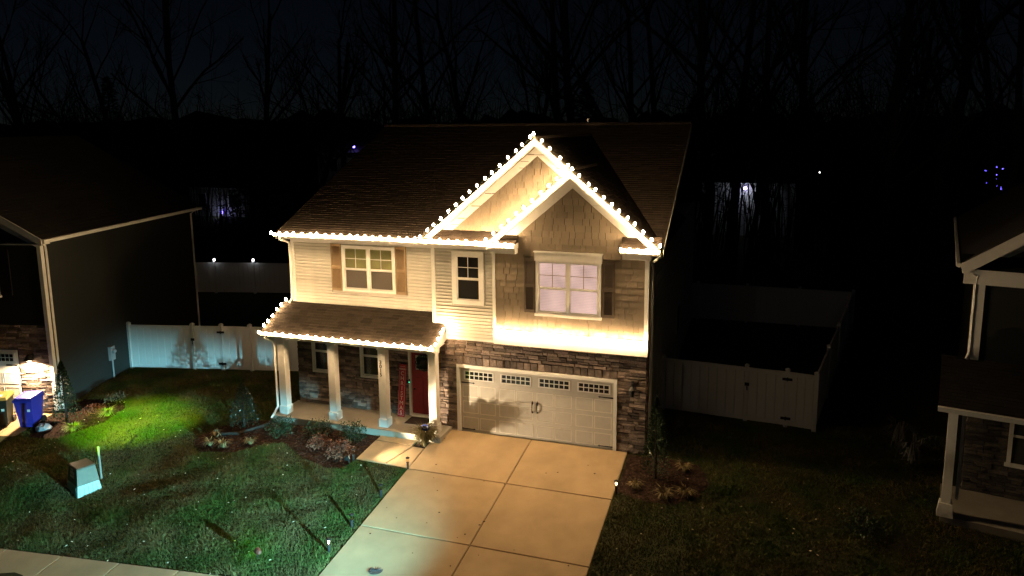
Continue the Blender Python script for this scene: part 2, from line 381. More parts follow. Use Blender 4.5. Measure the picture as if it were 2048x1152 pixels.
for nm, b_ in (('corner_trim', (XL-.03, XL+.09, YM-.02, YM+.1, 3.6, 6.0)), ('corner_trim', (-.78, -.66, -.025, .1, 3.05, 6.0)), ('return_wall', (-.79, -.70, .1, YM, 3.05, 6.0)), ('corner_trim', (1.27, 1.36, -.13, .1, 3.05, 6.02)),
               ('corner_trim', (XR-.09, XR+.03, -.14, .1, 3.04, 6.02)), ('base_trim', (-.78, 1.26, -.03, .1, 3.03, 3.09)), ('base_trim', (XL+.1, -.72, YM-.03, YM+.05, 3.68, 3.74))):
    mb = MB(); mb.box(*b_); obj(nm, mb, WHITE, house)
# side wall (right), lap courses joined; seen nearly edge on
mb = MB()
for k in range(56): mb.box(XR-.03, XR+(0.012 if k % 2 else .018), 0.82 if k < 28 else .1, YB, .15+k*.105, .15+k*.105+.1)
obj('side_siding', mb, CREAM, house, kind='stuff')
# shake wall
mb = MB(); mb.box(1.34, XR, -.08, .06, 3.04, 6.2); mb.prism([(1.3, -.08, 6.2), (6.15, -.08, 6.2), (3.72, -.08, 8.28)], (0, .1, 0)); sk = obj('shake_wall', mb, SHAKEJ, house)
lst = []; z = 3.5; r = random.Random(12); rest = []
while z < 8.1:
    h = 0.192
    if z < 6.1: a, b = 1.37, XR-.1
    else: a = 1.3+(z+h*.2-6.2)/.847+.1; b = 6.14-(z+h*.2-6.2)/.847-.1
    runs = [(a, b)]
    if z+h/2 > 4.0 and z+h/2 < 5.95: runs = [(a, 2.3 if z < 5.75 and z > 4.1 else 2.6), (4.99 if z < 5.75 and z > 4.1 else 4.64, b)]
    for p, q in runs:
        x = p
        while x < q-.01:
            wd = r.uniform(.14, .34)
            if q-x-wd < .1: wd = q-x
            lst.append((x+wd/2, z+h/2, wd-.007, h)); x += wd
    z += h
pieces(lst, -.08, KM, KMB, SHAKEJ, 'shake', sk, .036, .056, 300)
mb = MB(); mb.prism([(-.75, .0, 6.1), (6.1, .0, 6.1), (2.67, .0, 9.05)], (0, .1, 0)); sg = obj('gable_wall', mb, SHAKEJ, house)
lst = []; z = 6.45
while z < 8.9:
    h = .192; a = max(-.75, -.75+(z-6.1)/.862+.05); b = min(3.0+1.0*(z-7.5), 2.67+(9.0-z)/.862)
    b = min(1.3+(z+.2-6.2)/.847+.25, 2.67+(9.0-z)/.862)
    x = a
    while x < b-.01:
        wd = r.uniform(.14, .34)
        if b-x-wd < .1: wd = b-x
        lst.append((x+wd/2, z+h/2, wd-.007, h)); x += wd
    z += h
pieces(lst, .0, KM, KMB, SHAKEJ, 'shake', sg, .03, .05, 0, 'gable_shakes')
# white band under the shake wall
mb = MB(); mb.box(1.31, XR+.03, -.16, .03, 3.04, 3.46); mb.box(1.31, XR+.03, -.2, .03, 3.46, 3.5); obj('band_board', mb, WHITE, house)

# roofs --------------------------------------------------------------
def gable_roof_right(): pass
rs = (9.62-6.14)/7.9
mb = MB(); th = .14
for yy, sgn in ((0.1, 1), (15.9, -1)):
    a = Vector((-6.5, yy, 6.12)); b = Vector((6.3, yy, 6.12)); c = Vector((6.3, 8.0, 9.60)); d = Vector((-6.5, 8.0, 9.60))
    mb.hexa([a-Vector((0,0,th)), b-Vector((0,0,th)), c-Vector((0,0,th)), d-Vector((0,0,th)), a, b, c, d])
roof = obj('roof', mb, ROOFU, house)
mb = MB(); Lm = math.hypot(7.9, 3.48)
keepm = lambda q, s: not ((q-6.5) > -0.6 and (q-6.5) < 6.0 and (s/Lm*3.48+6.12) < (9.2-.847*abs(q-6.5-2.67))-.15)
shingled(mb, (-6.5, .1, 6.13), (1, 0, 0), (0, 7.9, 3.48), 12.8, Lm, keep=keepm)
obj('shingle_course', mb, SHINGLE, roof, kind='stuff')
mb = MB(); mb.tube([(-6.5, 8.0, 9.63), (6.3, 8.0, 9.63)], .07, 6); obj('ridge_cap', mb, SHINGLE, roof)
mb = MB(); mb.lathe([(.045, 0), (.045, .35)], (2.3, 8.3, 9.5), 8); obj('vent_pipe', mb, WHITE, roof)
# gable roofs: two slopes each
def gable(name, xl, xp, xr, zp, zl, zr, yf, yb, keep=None):
    m2 = MB()
    for (xa, za) in ((xl, zl), (xr, zr)):
        a = Vector((xa, yf, za)); b = Vector((xa, yb, za)); c = Vector((xp, yb, zp)); d = Vector((xp, yf, zp)); t = Vector((0, 0, .12))
        m2.hexa([a-t, b-t, c-t, d-t, a, b, c, d])
    o = obj(name, m2, ROOFU, house); sh = MB()
    for (xa, za) in ((xl, zl), (xr, zr)):
        v = Vector((xp-xa, 0, zp-za)); shingled(sh, (xa, yf, za+.004), (0, 1, 0), v, yb-yf, v.length)
    sh.tube([(xp, yf, zp+.01), (xp, yb, zp+.01)], .06, 6)
    obj('shingle_course', sh, SHINGLE, o, kind='stuff'); return o
gb = gable('gable_roof', -.93, 2.67, 6.27, 9.24, 6.19, 6.19, -.30, 7.0)
gs = gable('gable_roof', 1.22, 3.745, 6.275, 8.335, 6.19, 6.19, -.42, 3.0)
# rake fascias and friezes
def rake(xa, za, xb, zb, y, w1=.2, d=.03, name='rake_board', drop=0.0):
    v = Vector((xb-xa, 0, zb-za)); L = v.length
    m2 = MB(); m2.prism([(xa, y, za-drop), (xb, y, zb-drop), (xb, y, zb-drop-w1*1.31), (xa, y, za-drop-w1*1.31)], (0, d, 0)); return obj(name, m2, WHITE, house)
rake(-.95, 6.17, 2.67, 9.23, -.335, .15); rake(2.67, 9.23, 3.74, 8.32, -.335, .15)
rake(1.20, 6.17, 3.745, 8.32, -.455, .15); rake(3.745, 8.32, 6.295, 6.17, -.455, .15)
rake(-.55, 6.32, 2.67, 9.02, -.045, .22, .05, 'frieze_board'); rake(2.67, 9.02, 3.75, 8.11, -.045, .22, .05, 'frieze_board')
rake(1.5, 6.24, 3.745, 8.14, -.135, .24, .05, 'frieze_board'); rake(3.745, 8.14, 5.98, 6.24, -.135, .24, .05, 'frieze_board')
mb = MB()                                            # soffits under rakes
for xa, za, xb, zb, y0, y1 in ((-.95, 6.0, 2.67, 9.06, -.33, .0), (1.2, 6.0, 3.745, 8.15, -.45, -.08), (6.29, 6.0, 3.745, 8.15, -.45, -.08)):
    mb.prism([(xa, y0, za), (xb, y0, zb), (xb, y1, zb), (xa, y1, za)], (0, 0, .02))
obj('soffit', mb, WHITE, house)
# pent roof across the big gable and the two eave returns
def pent(x0, x1, yf, yw, z0, z1, endL=False, endR=False):
    m2 = MB(); m2.prism([(x0, yf, z0-.02), (x0, yw, z0-.02), (x0, yw, z1-.02)], (x1-x0, 0, 0)); o = obj('pent_roof', m2, ROOFU, house)
    sh = MB(); v = Vector((0, yw-yf, z1-z0)); shingled(sh, (x0-.01, yf-.015, z0-.01), (1, 0, 0), v, x1-x0+.02, v.length+.02, course=.12); obj('shingle_course', sh, SHINGLE, o, kind='stuff')
    m3 = MB(); m3.box(x0, x1, yf-.035, yf+.0, z0-.17, z0-.005); m3.box(x0, x1, yf, yw, z0-.19, z0-.025); obj('eave_fascia', m3, WHITE, o)
    m4 = MB(); m4.prism([(x0, yf-.036, z0-.13), (x0, yf-.12, z0-.12), (x0, yf-.14, z0-.01), (x0, yf-.12, z0-.01), (x0, yf-.1, z0-.1), (x0, yf-.036, z0-.1)], (x1-x0, 0, 0)); obj('gutter', m4, WHITE, o)
pent(-.93, 2.10, -.36, .0, 6.21, 6.5); pent(5.2, 6.27, -.46, -.08, 6.21, 6.5)
pent(1.34, 2.11, -.47, -.37, 6.205, 6.29)
for b_ in ((-.78, 1.29, -.05, .03, 5.9, 6.03), (1.3, 2.08, -.38, -.08, 5.88, 6.015), (5.24, XR+.1, -.4, -.08, 5.88, 6.015)):
    mb = MB(); mb.box(*b_); obj('frieze_board', mb, WHITE, house)
# main eave gutter, soffit, fascia and downspouts
def gutter(x0, x1, y, z):
    m4 = MB(); m4.prism([(x0, y, z-.13), (x0, y-.09, z-.12), (x0, y-.12, z), (x0, y-.10, z), (x0, y-.075, z-.1), (x0, y, z-.1)], (x1-x0, 0, 0)); return obj('gutter', m4, WHITE, house)
gutter(-6.55, -.9, .09, 6.14); gutter(-6.52, -.30, -.955, 3.02)
mb = MB(); mb.box(-6.5, -.76, .1, YM+.05, 5.93, 5.95); mb.box(-6.5, -.9, .095, .125, 5.94, 6.13); mb.box(XL+.09, -.78, YM-.02, YM+.02, 5.8, 5.93); obj('eave_soffit', mb, WHITE, house)
for sx in (-6.52, 6.30):                          # side rakes of the main roof
    m2 = MB(); m2.prism([(sx, .08, 6.12), (sx, 8, 9.6), (sx, 8, 9.4), (sx, .08, 5.93)], (.025, 0, 0)); obj('rake_board', m2, WHITE, house)
mb = MB()
def spout(m_, pts, rr=.035): m_.tube(pts, rr, 4)
spout(mb, [(-6.33, .03, 6.02), (-6.33, .05, 5.93), (-6.2, .36, 5.78), (-6.2, .38, 5.6), (-6.2, .38, 3.85), (-6.25, .25, 3.72)], .045); obj('downspout', mb, WHITE, house)
mb = MB(); spout(mb, [(-6.36, -1.0, 2.92), (-6.36, -.98, 2.82), (-6.22, -.78, 2.68), (-6.2, -.76, 2.5), (-6.2, -.76, .4), (-6.26, -.85, .2), (-6.3, -1.0, .06)], .045); obj('downspout', mb, WHITE, house)
mb = MB(); spout(mb, [(6.24, -.4, 6.05), (6.22, -.38, 5.95), (6.02, .1, 5.75), (6.02, .12, 5.5), (6.02, .12, .2), (6.1, -.05, .05)], .045); obj('downspout', mb, WHITE, house)

# porch -----------------------------------------------------------
slab('porch_slab', [(-6.3, -.93), (-.22, -.93), (-.22, .03), (-.76, .03), (-.76, .5), (-6.3, .5)], CONC2, house, flat=.13, thick=.5)
mb = MB(); a = [(-6.5, -.95, 2.9), (-.32, -.95, 2.9), (-.32, -.02, 3.40), (-.76, -.02, 3.40), (-.76, YM, 3.64), (-6.5, YM, 3.64)]
mb.prism(a, (0, 0, .1)); pr = obj('porch_roof', mb, ROOFU, house)
mb = MB(); v = Vector((0, 1.38, .74)); shingled(mb, (-6.52, -.97, 2.995), (1, 0, 0), v, 6.22, v.length, keep=lambda q, s: not (q > 5.8 and s > 1.06), course=.13)
obj('shingle_course', mb, SHINGLE, pr, kind='stuff')
mb = MB(); mb.box(-6.5, -.32, -.955, -.93, 2.8, 2.99); mb.prism([(-.345, -.94, 2.8), (-.345, -.94, 2.98), (-.345, -.03, 3.46), (-.345, -.03, 3.0)], (.03, 0, 0)); mb.prism([(-6.5, -.94, 2.8), (-6.5, -.94, 2.98), (-6.5, YM, 3.7), (-6.5, YM, 3.5)], (.03, 0, 0)); obj('fascia', mb, WHITE, pr)
mb = MB(); mb.box(-6.2, -.38, -.72, -.44, 2.76, 2.84); mb.box(-6.2, -5.92, -.44, YM, 2.76, 2.84); mb.box(-6.45, -.4, -.92, YM, 2.84, 2.87); obj('porch_beam', mb, WHITE, house)
posts = (-6.0, -4.1, -2.27, -.54)
for px in posts:
    m2 = MB(); m2.box(px-.125, px+.125, -.71, -.45, .13, 2.77); c = obj('porch_column', m2, WHITE, house)
    m2 = MB(); m2.prism([(px-.155, -.74, .13), (px+.155, -.74, .13), (px+.155, -.42, .13), (px-.155, -.42, .13)], (0, 0, .26)); m2.hexa([(px-.155, -.74, .39), (px+.155, -.74, .39), (px+.155, -.42, .39), (px-.155, -.42, .39), (px-.127, -.712, .42), (px+.127, -.712, .42), (px+.127, -.448, .42), (px-.127, -.448, .42)]); obj('base', m2, WHITE, c)
    m2 = MB(); m2.box(px-.15, px+.15, -.735, -.425, 2.68, 2.757); obj('capital', m2, WHITE, c)
    if px == -2.27:
        for k, ch in enumerate('3015'):
            text_mesh('house_number', ch, .17, BLACK, c, Matrix.Translation((px-.03, -.718, 2.27-k*.135)) @ Matrix.Rotation(R(90), 4, 'X'), .006)

# windows ---------------------------------------------------------
def window(x0, x1, z0, z1, y, units=1, kind='dark', trim=.07, header=0, sill=True, muntin=True, split=.52, blind_low=None):
    m2 = MB(); f = .055
    m2.box(x0-trim, x0+f*.4, y-.05, y+.02, z0-trim, z1+trim); m2.box(x1-f*.4, x1+trim, y-.05, y+.02, z0-trim, z1+trim)
    m2.box(x0+f*.4, x1-f*.4, y-.05, y+.02, z1-f*.2, z1+trim); m2.box(x0+f*.4, x1-f*.4, y-.05, y+.02, z0-trim, z0+f*.2)
    if header: m2.box(x0-trim-.03, x1+trim+.03, y-.075, y+.02, z1+trim*.4, z1+header); m2.box(x0-trim-.06, x1+trim+.06, y-.1, y+.02, z1+header, z1+header+.03)
    if sill: m2.box(x0-trim-.03, x1+trim+.03, y-.085, y+.02, z0-trim-.05, z0-trim+.025)
    wo = obj('window', m2, WHITE, house)
    uw = (x1-x0)/units
    for u in range(units):
        a = x0+u*uw+(.04 if u else .02); b = x0+(u+1)*uw-(.04 if u < units-1 else .02); zm = z0+(z1-z0)*(1-split)
        for (c, d, up_) in ((zm, z1-.01, True), (z0+.01, zm, False)):
            s_ = MB(); yy = y-.03 if up_ else y-.018; k = .035
            s_.box(a, a+k, yy, y+.01, c, d); s_.box(b-k, b, yy, y+.01, c, d); s_.box(a+k, b-k, yy, y+.01, d-k, d); s_.box(a+k, b-k, yy, y+.01, c, c+k*1.15)
            obj('sash', s_, WHITE, wo)
            p_ = MB(); p_.box(a+k, b-k, yy+.009, yy+.013, c+k, d-k); obj('pane', p_, GLASS, wo)
            if up_ and muntin:
                q = MB(); q.box((a+b)/2-.009, (a+b)/2+.009, yy-.002, yy+.008, c+k, d-k); q.box(a+k, b-k, yy-.001, yy+.007, (c+d)/2-.009, (c+d)/2+.009); obj('muntin', q, WHITE if kind != 'lit' else SHUTT, wo)
            bl = MB()
            if kind == 'dark' or (kind == 'green' and not up_):
                bl.box(a+k, b-k, y+.004, y+.015, c+k, d-k); obj('dark_room' if kind == 'dark' else 'insect_screen', bl, DARKI if kind == 'dark' else SCREEN, wo)
            elif kind == 'curtain':
                nn = 14; ys = [y+.002+.008*(j % 2) for j in range(nn+1)]; xs_ = [a+k+(b-a-2*k)*j/nn for j in range(nn+1)]
                bl.add([(xs_[j], ys[j], zz_) for zz_ in (c+k, d-k) for j in range(nn+1)], [(j, j+1, nn+2+j, nn+1+j) for j in range(nn)]); obj('curtain', bl, CURT, wo)
            else:
                zz = c+k
                while zz < d-k-.005:
                    hh = min(.045, d-k-zz); bl.hexa([(a+k, y-.001, zz), (b-k, y-.001, zz), (b-k, y+.012, zz), (a+k, y+.012, zz), (a+k, y+.006, zz+hh), (b-k, y+.006, zz+hh), (b-k, y+.012, zz+hh), (a+k, y+.012, zz+hh)]); zz += .047
                obj('blind', bl, BLINDP if kind == 'lit' else BLINDG, wo)
    for u in range(1, units):
        q = MB(); q.box(x0+u*uw-.045, x0+u*uw+.045, y-.048, y+.02, z0, z1); obj('mullion', q, WHITE, wo)
    return wo
def shutter(x0, x1, z0, z1, y, m):
    m2 = MB(); m2.box(x0, x0+.05, y-.04, y, z0, z1); m2.box(x1-.05, x1, y-.04, y, z0, z1); zm = (z0+z1)/2
    for c, d in ((z0, z0+.09), (zm-.05, zm+.05), (z1-.09, z1)): m2.box(x0+.05, x1-.05, y-.04, y, c, d)
    so_ = obj('shutter', m2, m, house); lv = MB()
    for c, d in ((z0+.09, zm-.05), (zm+.05, z1-.09)):
        z = c
        while z < d-.01:
            lv.hexa([(x0+.05, y-.034, z), (x1-.05, y-.034, z), (x1-.05, y-.026, z), (x0+.05, y-.026, z), (x0+.05, y-.012, z+.04), (x1-.05, y-.012, z+.04), (x1-.05, y-.004, z+.04), (x0+.05, y-.004, z+.04)]); z += .036
    obj('louvre', lv, m, so_)
YS = YM-.0
window(-4.14, -2.32, 4.30, 5.70, YS, 2, 'green', trim=.07, sill=False)
shutter(-4.62, -4.23, 4.22, 5.80, YS, SHUTT); shutter(-2.24, -1.86, 4.22, 5.80, YS, SHUTT)
window(0.05, .84, 4.30, 5.70, 0.0, 1, 'dark', trim=.13, sill=False)
window(2.70, 4.53, 4.13, 5.66, -.10, 2, 'lit', trim=.06, header=.28)
shutter(2.28, 2.61, 4.10, 5.74, -.10, SHUTB); shutter(4.64, 4.98, 4.10, 5.74, -.10, SHUTB)
for a in (-5.5, -3.63): window(a, a+.82, 1.34, 2.78, YM+.03, 1, 'curtain', trim=.07, sill=False, muntin=False)
# side window on the right wall
mb = MB(); mb.box(XR+.0, XR+.06, 7.9, 8.8, 1.5, 2.6); sw_ = obj('side_window', mb, WHITE, house); mb = MB(); mb.box(XR+.02, XR+.065, 7.98, 8.72, 1.58, 2.52); obj('pane', mb, DARKI, sw_)
# front door
mb = MB(); mb.box(-1.90, -1.82, YM-.03, YM+.2, .14, 2.42); mb.box(-.93, -.85, YM-.03, YM+.2, .14, 2.42); mb.box(-1.82, -.93, YM-.03, YM+.2, 2.32, 2.42); mb.box(-1.82, -.93, YM-.06, YM+.2, .13, .2); df = obj('door_frame', mb, WHITE, house)
mb = MB(); mb.box(-1.82, -.93, YM+.06, YM+.11, .2, 2.32); dr = obj('door', mb, RED, house)
for a, b in ((-1.70, -1.42), (-1.33, -1.05)):
    m2 = MB(); m2.box(a, b, YM+.045, YM+.06, .35, 1.45); obj('door_panel', m2, RED, dr)
m2 = MB(); m2.box(-1.66, -1.09, YM+.04, YM+.06, 1.72, 2.2); obj('light_frame', m2, WHITE, dr)
for a in (-1.61, -1.36):
    m2 = MB(); m2.box(a, a+.22, YM+.035, YM+.05, 1.77, 2.15); obj('pane', m2, DARKI, dr)
m2 = MB(); m2.lathe([(.0, -.03), (.03, -.02), (.03, .02), (0, .03)], (-1.72, YM+.02, 1.05), 8); obj('handle', m2, BLACK, dr)
m2 = MB(); m2.box(-1.875, -1.845, YM-.06, YM-.03, 1.25, 1.40); db = obj('doorbell', m2, BLACK, house)
m2 = MB(); m2.lathe([(.0, 0), (.014, .003), (.014, .018), (0, .02)], (0, 0, 0), 8); m2.xf(Matrix.Translation((-1.86, YM-.06, 1.30)) @ Matrix.Rotation(R(90), 4, 'X')); obj('led', m2, emit('green_led', (.1, 1, .55), 6), db)

# garage door -----------------------------------------------------
mb = MB(); mb.box(0, .1, -.045, .12, 0.0, 2.23); mb.box(4.98, 5.08, -.045, .12, 0.0, 2.23); mb.box(.1, 4.98, -.045, .12, 2.13, 2.23); obj('garage_jamb', mb, WHITE, house)
GD = mat('garage_paint', (0.70, 0.66, 0.58), 0.5, var=0.03)
gd = None
for k in range(4):
    m2 = MB(); m2.box(.1, 4.98, .07, .12, .03+k*.525, .03+k*.525+.519)
    if k == 0: gd = obj('garage_door', m2, GD, house)
    else: obj('door_section', m2, GD, gd)
m2 = MB(); m2.box(.1, 4.98, .068, .13, .0, .03); obj('rubber_seal', m2, BLACK, gd)
def panel_mesh():
    m2 = MB(); W_, H_ = .53, .40
    for (a, b, c, d) in ((-W_/2, W_/2, -H_/2, -H_/2+.022), (-W_/2, W_/2, H_/2-.022, H_/2), (-W_/2, -W_/2+.022, -H_/2+.022, H_/2-.022), (W_/2-.022, W_/2, -H_/2+.022, H_/2-.022)): m2.box(a, b, -.014, 0, c, d)
    for k in range(6): m2.box(-W_/2+.035+k*.078, -W_/2+.035+k*.078+.068, -.006, 0, -H_/2+.03, H_/2-.03)
    return m2.mesh('panel', GD)
pm = panel_mesh()
for row in range(3):
    for k in range(4):
        for s in (-1, 1): obj('panel', pm, None, gd, Matrix.Translation((.1+4.88*(k+.5)/4+s*.285, .07, .03+row*.525+.262)))
for k in range(4):
    cx = .1+4.88*(k+.5)/4; m2 = MB(); z0, z1 = 1.72, 2.02
    m2.box(cx-.5, cx+.5, .045, .07, z0, z0+.03); m2.box(cx-.5, cx+.5, .045, .07, z1-.03, z1); m2.box(cx-.5, cx-.46, .045, .07, z0+.03, z1-.03); m2.box(cx+.46, cx+.5, .045, .07, z0+.03, z1-.03)
    for j in range(1, 6): m2.box(cx-.46+j*.1533-.013, cx-.46+j*.1533+.013, .048, .07, z0+.03, z1-.03)
    m2.box(cx-.46, cx+.46, .049, .07, (z0+z1)/2-.013, (z0+z1)/2+.013); gw = obj('garage_window', m2, WHITE, gd)
    for j in range(6):
        for i in range(2):
            p_ = MB(); p_.box(cx-.46+j*.1533+.013, cx-.46+(j+1)*.1533-.013, .058, .069, z0+.03+i*.12+.013*i, z0+.03+(i+1)*.12-.013*(1-i)); obj('pane', p_, mat('dark_pane', (.015, .015, .015), .12, spec=.5), gw)
for sx in (0, 1):
    for z in (1.62, .09):
        m2 = MB(); x0 = .12 if sx == 0 else 4.96; d = 1 if sx == 0 else -1
        m2.prism([(x0, .055, z-.022), (x0+d*.40, .055, z-.014), (x0+d*.39, .055, z-.035), (x0+d*.46, .055, z), (x0+d*.39, .055, z+.035), (x0+d*.40, .055, z+.014), (x0, .055, z+.022)][::(1 if sx == 0 else -1)], (0, .014, 0)); obj('strap_hinge', m2, BLACK, gd)
for x in (2.46, 2.62):
    m2 = MB(); m2.tube([(x, .05, .88), (x, .0, .95), (x, -.005, 1.05), (x, .0, 1.13), (x, .05, 1.2)], [.028, .014, .012, .014, .03], 6); m2.prism([(x-.025, .05, 1.2), (x, .05, 1.27), (x+.025, .05, 1.2)], (0, .015, 0)); obj('handle', m2, BLACK, gd)
# unlit lantern by the garage door
m2 = MB(); m2.box(5.50, 5.58, -.06, .0, 1.95, 2.25); m2.tube([(5.54, -.05, 2.18), (5.54, -.14, 2.22), (5.54, -.16, 2.14)], .012, 5); ln = obj('wall_lantern', m2, BLACK, house)
m2 = MB(); m2.lathe([(.05, 0), (.055, .02), (.08, .2), (.12, .22), (.03, .3), (.01, .34)], (5.54, -.17, 1.82), 8); obj('lantern_body', m2, BLACK, ln)

# ------------------------------------------------------------------ roofline lights
BULB = emit('warm_bulb', WARM, BULB_L); WIRE = mat('green_wire', (.01, .02, .01), .6)
def ico_bulb(r=.042):
    m2 = MB(); m2.lathe([(.010, -.02), (.025, .0), (.037, .025), (.031, .05), (.010, .075)], (0, 0, 0), 7); return m2.mesh('bulb', BULB, True)
BM = ico_bulb()
def lights_run(label, pts, sag=.0, up_=(0, 0, 1), step=.3, off=(0, 0, 0)):
    pts = [Vector(p)+Vector(off) for p in pts]
    t = thing('string_lights', label, 'string lights', pts[0], group='warm roofline light strings')
    L = sum((pts[i+1]-pts[i]).length for i in range(len(pts)-1)); n = max(2, round(L/step)); wire = []
    u0 = Vector(up_).normalized()
    for k in range(n+1):
        s = L*k/n; i = 0
        while i < len(pts)-2 and s > (pts[i+1]-pts[i]).length: s -= (pts[i+1]-pts[i]).length; i += 1
        d = (pts[i+1]-pts[i]); p = pts[i]+d*(s/d.length)
        p = p+d.normalized()*(random.uniform(-.035, .035) if 0 < k < n else 0)+Vector((0, random.uniform(-.008, .008), random.uniform(-.012, .012)))
        wire.append(p)
        if k < n: wire.append(p+d.normalized()*L/n/2+Vector((0, -.004, -.02)))
        q = (u0+Vector((random.uniform(-.25, .25), random.uniform(-.2, .2), 0))).to_track_quat('Z', 'Y')
        obj('bulb', BM, None, t, Matrix.Translation(p) @ q.to_matrix().to_4x4())
    m2 = MB(); m2.tube(wire, .008, 4); obj('wire', m2, WIRE, t); return t
lights_run('warm bulb string along the long gutter above the double window with tan shutters', [(-6.55, -.085, 6.13), (-.98, -.085, 6.13)])
lights_run('warm bulb string climbing the left edge of the tall gable', [(-.95, -.40, 6.255), (2.58, -.40, 9.245)])
lights_run('short warm bulb string down the right edge of the tall gable from its peak', [(2.67, -.40, 9.335), (3.68, -.40, 8.475)])
lights_run('warm bulb string climbing the left edge of the lower front gable', [(1.22, -.515, 6.26), (3.60, -.515, 8.28)])
lights_run('warm bulb string down the right edge of the lower front gable', [(3.82, -.515, 8.365), (6.28, -.515, 6.295)])
lights_run('warm bulb string on the small gutter between the two gable feet', [(-.85, -.545, 6.19), (1.2, -.545, 6.19)])
lights_run('short warm bulb string on the roof return left of the pink-lit window', [(1.4, -.655, 6.18), (2.05, -.655, 6.18)], step=.22)
lights_run('short warm bulb string on the roof return at the right house corner', [(5.25, -.645, 6.18), (6.2, -.645, 6.18)], step=.24)
lights_run('warm bulb string along the front gutter of the porch roof', [(-6.5, -1.12, 3.0), (-.36, -1.12, 3.0)])
lights_run('warm bulb string up the left edge of the porch roof', [(-6.52, -.8, 3.14), (-6.46, .36, 3.76)], step=.26)
lights_run('warm bulb string up the right edge of the porch roof beside the stone', [(-.31, -.9, 3.07), (-.31, -.08, 3.5)], step=.26)
lights_run('warm bulb string along the white band above the garage door', [(1.4, -.26, 3.46), (5.88, -.26, 3.46)], up_=(0, -.3, 1))

# ------------------------------------------------------------------ things on and around the porch
# merry christmas board leaning on the wall
t = thing('christmas_board', 'tall red board lettered MERRY CHRISTMAS leaning beside the front door', 'sign', (-2.13, .24, .13))
Mb = Matrix.Translation((-2.13, .22, .13)) @ Matrix.Rotation(R(-4), 4, 'X') @ Matrix.Rotation(R(2.5), 4, 'Y')
m2 = MB(); m2.box(-.125, .125, -.02, .02, 0, 1.78); obj('board', m2.xf(Mb), REDS, t)
PALE = mat('cream_letter', (.7, .66, .6), .6)
m2 = MB()
for (a, b, c, d) in ((-.105, -.099, .07, 1.55), (.099, .105, .07, 1.55), (-.105, .105, .064, .07), (-.105, .105, 1.70, 1.706)): m2.box(a, b, -.023, -.02, c, d)
obj('border_line', m2.xf(Mb), PALE, t)
text_mesh('lettering', 'MERRY', .085, PALE, t, Mb @ Matrix.Translation((0, -.022, 1.615)) @ Matrix.Rotation(R(90), 4, 'X'), shear=.25)
for k, ch in enumerate('CHRISTMAS'):
    text_mesh('lettering', ch, .185, PALE, t, Mb @ Matrix.Translation((0, -.022, 1.47-k*.166)) @ Matrix.Rotation(R(90), 4, 'X'), .002)
# wreath
m2 = MB(); r = random.Random(4)
for k in range(900):
    a = r.uniform(0, 6.283); b = r.uniform(0, 6.283); rr = .21+.07*math.cos(b); c = Vector((-1.36+rr*math.cos(a), YM-.0+.045*math.sin(b), 1.98+rr*math.sin(a)))
    d = Vector((r.gauss(0, 1), r.gauss(0, 1), r.gauss(0, 1))).normalized()*.07; e = d.cross(Vector((r.random(), 1, r.random()))).normalized()*.012
    m2.add([c-e, c+e, c+d], [(0, 1, 2)])
t = thing('door_wreath', 'dark green wreath hanging on the red front door', 'wreath', (-1.36, YM, 1.98)); obj('foliage', m2, LEAFD, t)
m2 = MB(); m2.lathe([(.175, -.02), (.2, 0), (.175, .02), (.165, 0)], (0, 0, 0), 16); m2.xf(Matrix.Translation((-1.36, YM+.01, 1.98)) @ Matrix.Rotation(R(90), 4, 'X')); obj('ring', m2, BARK, t)
m2 = MB(); m2.prism([(-1.43, YM-.05, 1.76), (-1.36, YM-.05, 1.8), (-1.29, YM-.05, 1.76), (-1.30, YM-.05, 1.86), (-1.36, YM-.05, 1.82), (-1.42, YM-.05, 1.86)], (0, .02, 0)); obj('bow', m2, BLACK, t)
t = thing('door_mat', 'dark doormat with pale border in front of the red door', 'doormat', (-1.4, .05, .135))
m2 = MB(); m2.box(-1.83, -.97, -.32, .32, .134, .144); obj('base', m2, mat('pale_mat', (.35, .33, .3), .9), t); m2 = MB(); m2.box(-1.77, -1.03, -.27, .29, .144, .155); obj('pile', m2, mat('dark_mat', (.03, .02, .018), 1), t)
# security sign on a stake
t = thing('yard_sign', 'blue octagonal ADT security sign on a stake by the porch column', 'sign', (-.62, -1.12, H(-.62, -1.12)))
m2 = MB(); m2.tube([(-.62, -1.11, -.2), (-.62, -1.11, .45)], .012, 5); obj('stake', m2, WHITE, t)
m2 = MB(); m2.prism([(-.62+.125*math.cos(R(22.5+45*k)), -1.135, .49+.125*math.sin(R(22.5+45*k))) for k in range(8)], (0, .02, 0)); obj('plate', m2, mat('sign_blue', (.02, .04, .22), .4), t)
text_mesh('lettering', 'ADT', .115, PALE, t, Matrix.Translation((-.62, -1.137, .49)) @ Matrix.Rotation(R(90), 4, 'X'))

# ------------------------------------------------------------------ planting
def leafball(name, c, rx, rz, n, size, m, r, parent, shell=.55, flat=False):
    mb_ = MB()
    for k in range(n):
        d = Vector((r.gauss(0, 1), r.gauss(0, 1), abs(r.gauss(0, 1)) if flat else r.gauss(0, 1))).normalized(); q = (shell+(1-shell)*r.random())*(1+.18*math.sin(5*d.x+3*d.z+c[0])*math.cos(4*d.y))
        p = Vector(c)+Vector((d.x*rx*q, d.y*rx*q, d.z*rz*q)); s_ = size*r.uniform(.6, 1.3)
        a = (d+Vector((r.gauss(0, .6), r.gauss(0, .6), r.gauss(0, .6)))).normalized(); b = a.cross(Vector((r.gauss(0, 1), r.gauss(0, 1), r.gauss(0, 1)))).normalized()
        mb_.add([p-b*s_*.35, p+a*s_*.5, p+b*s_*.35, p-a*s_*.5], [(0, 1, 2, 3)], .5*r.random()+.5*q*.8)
    return obj(name, mb_, m, parent)
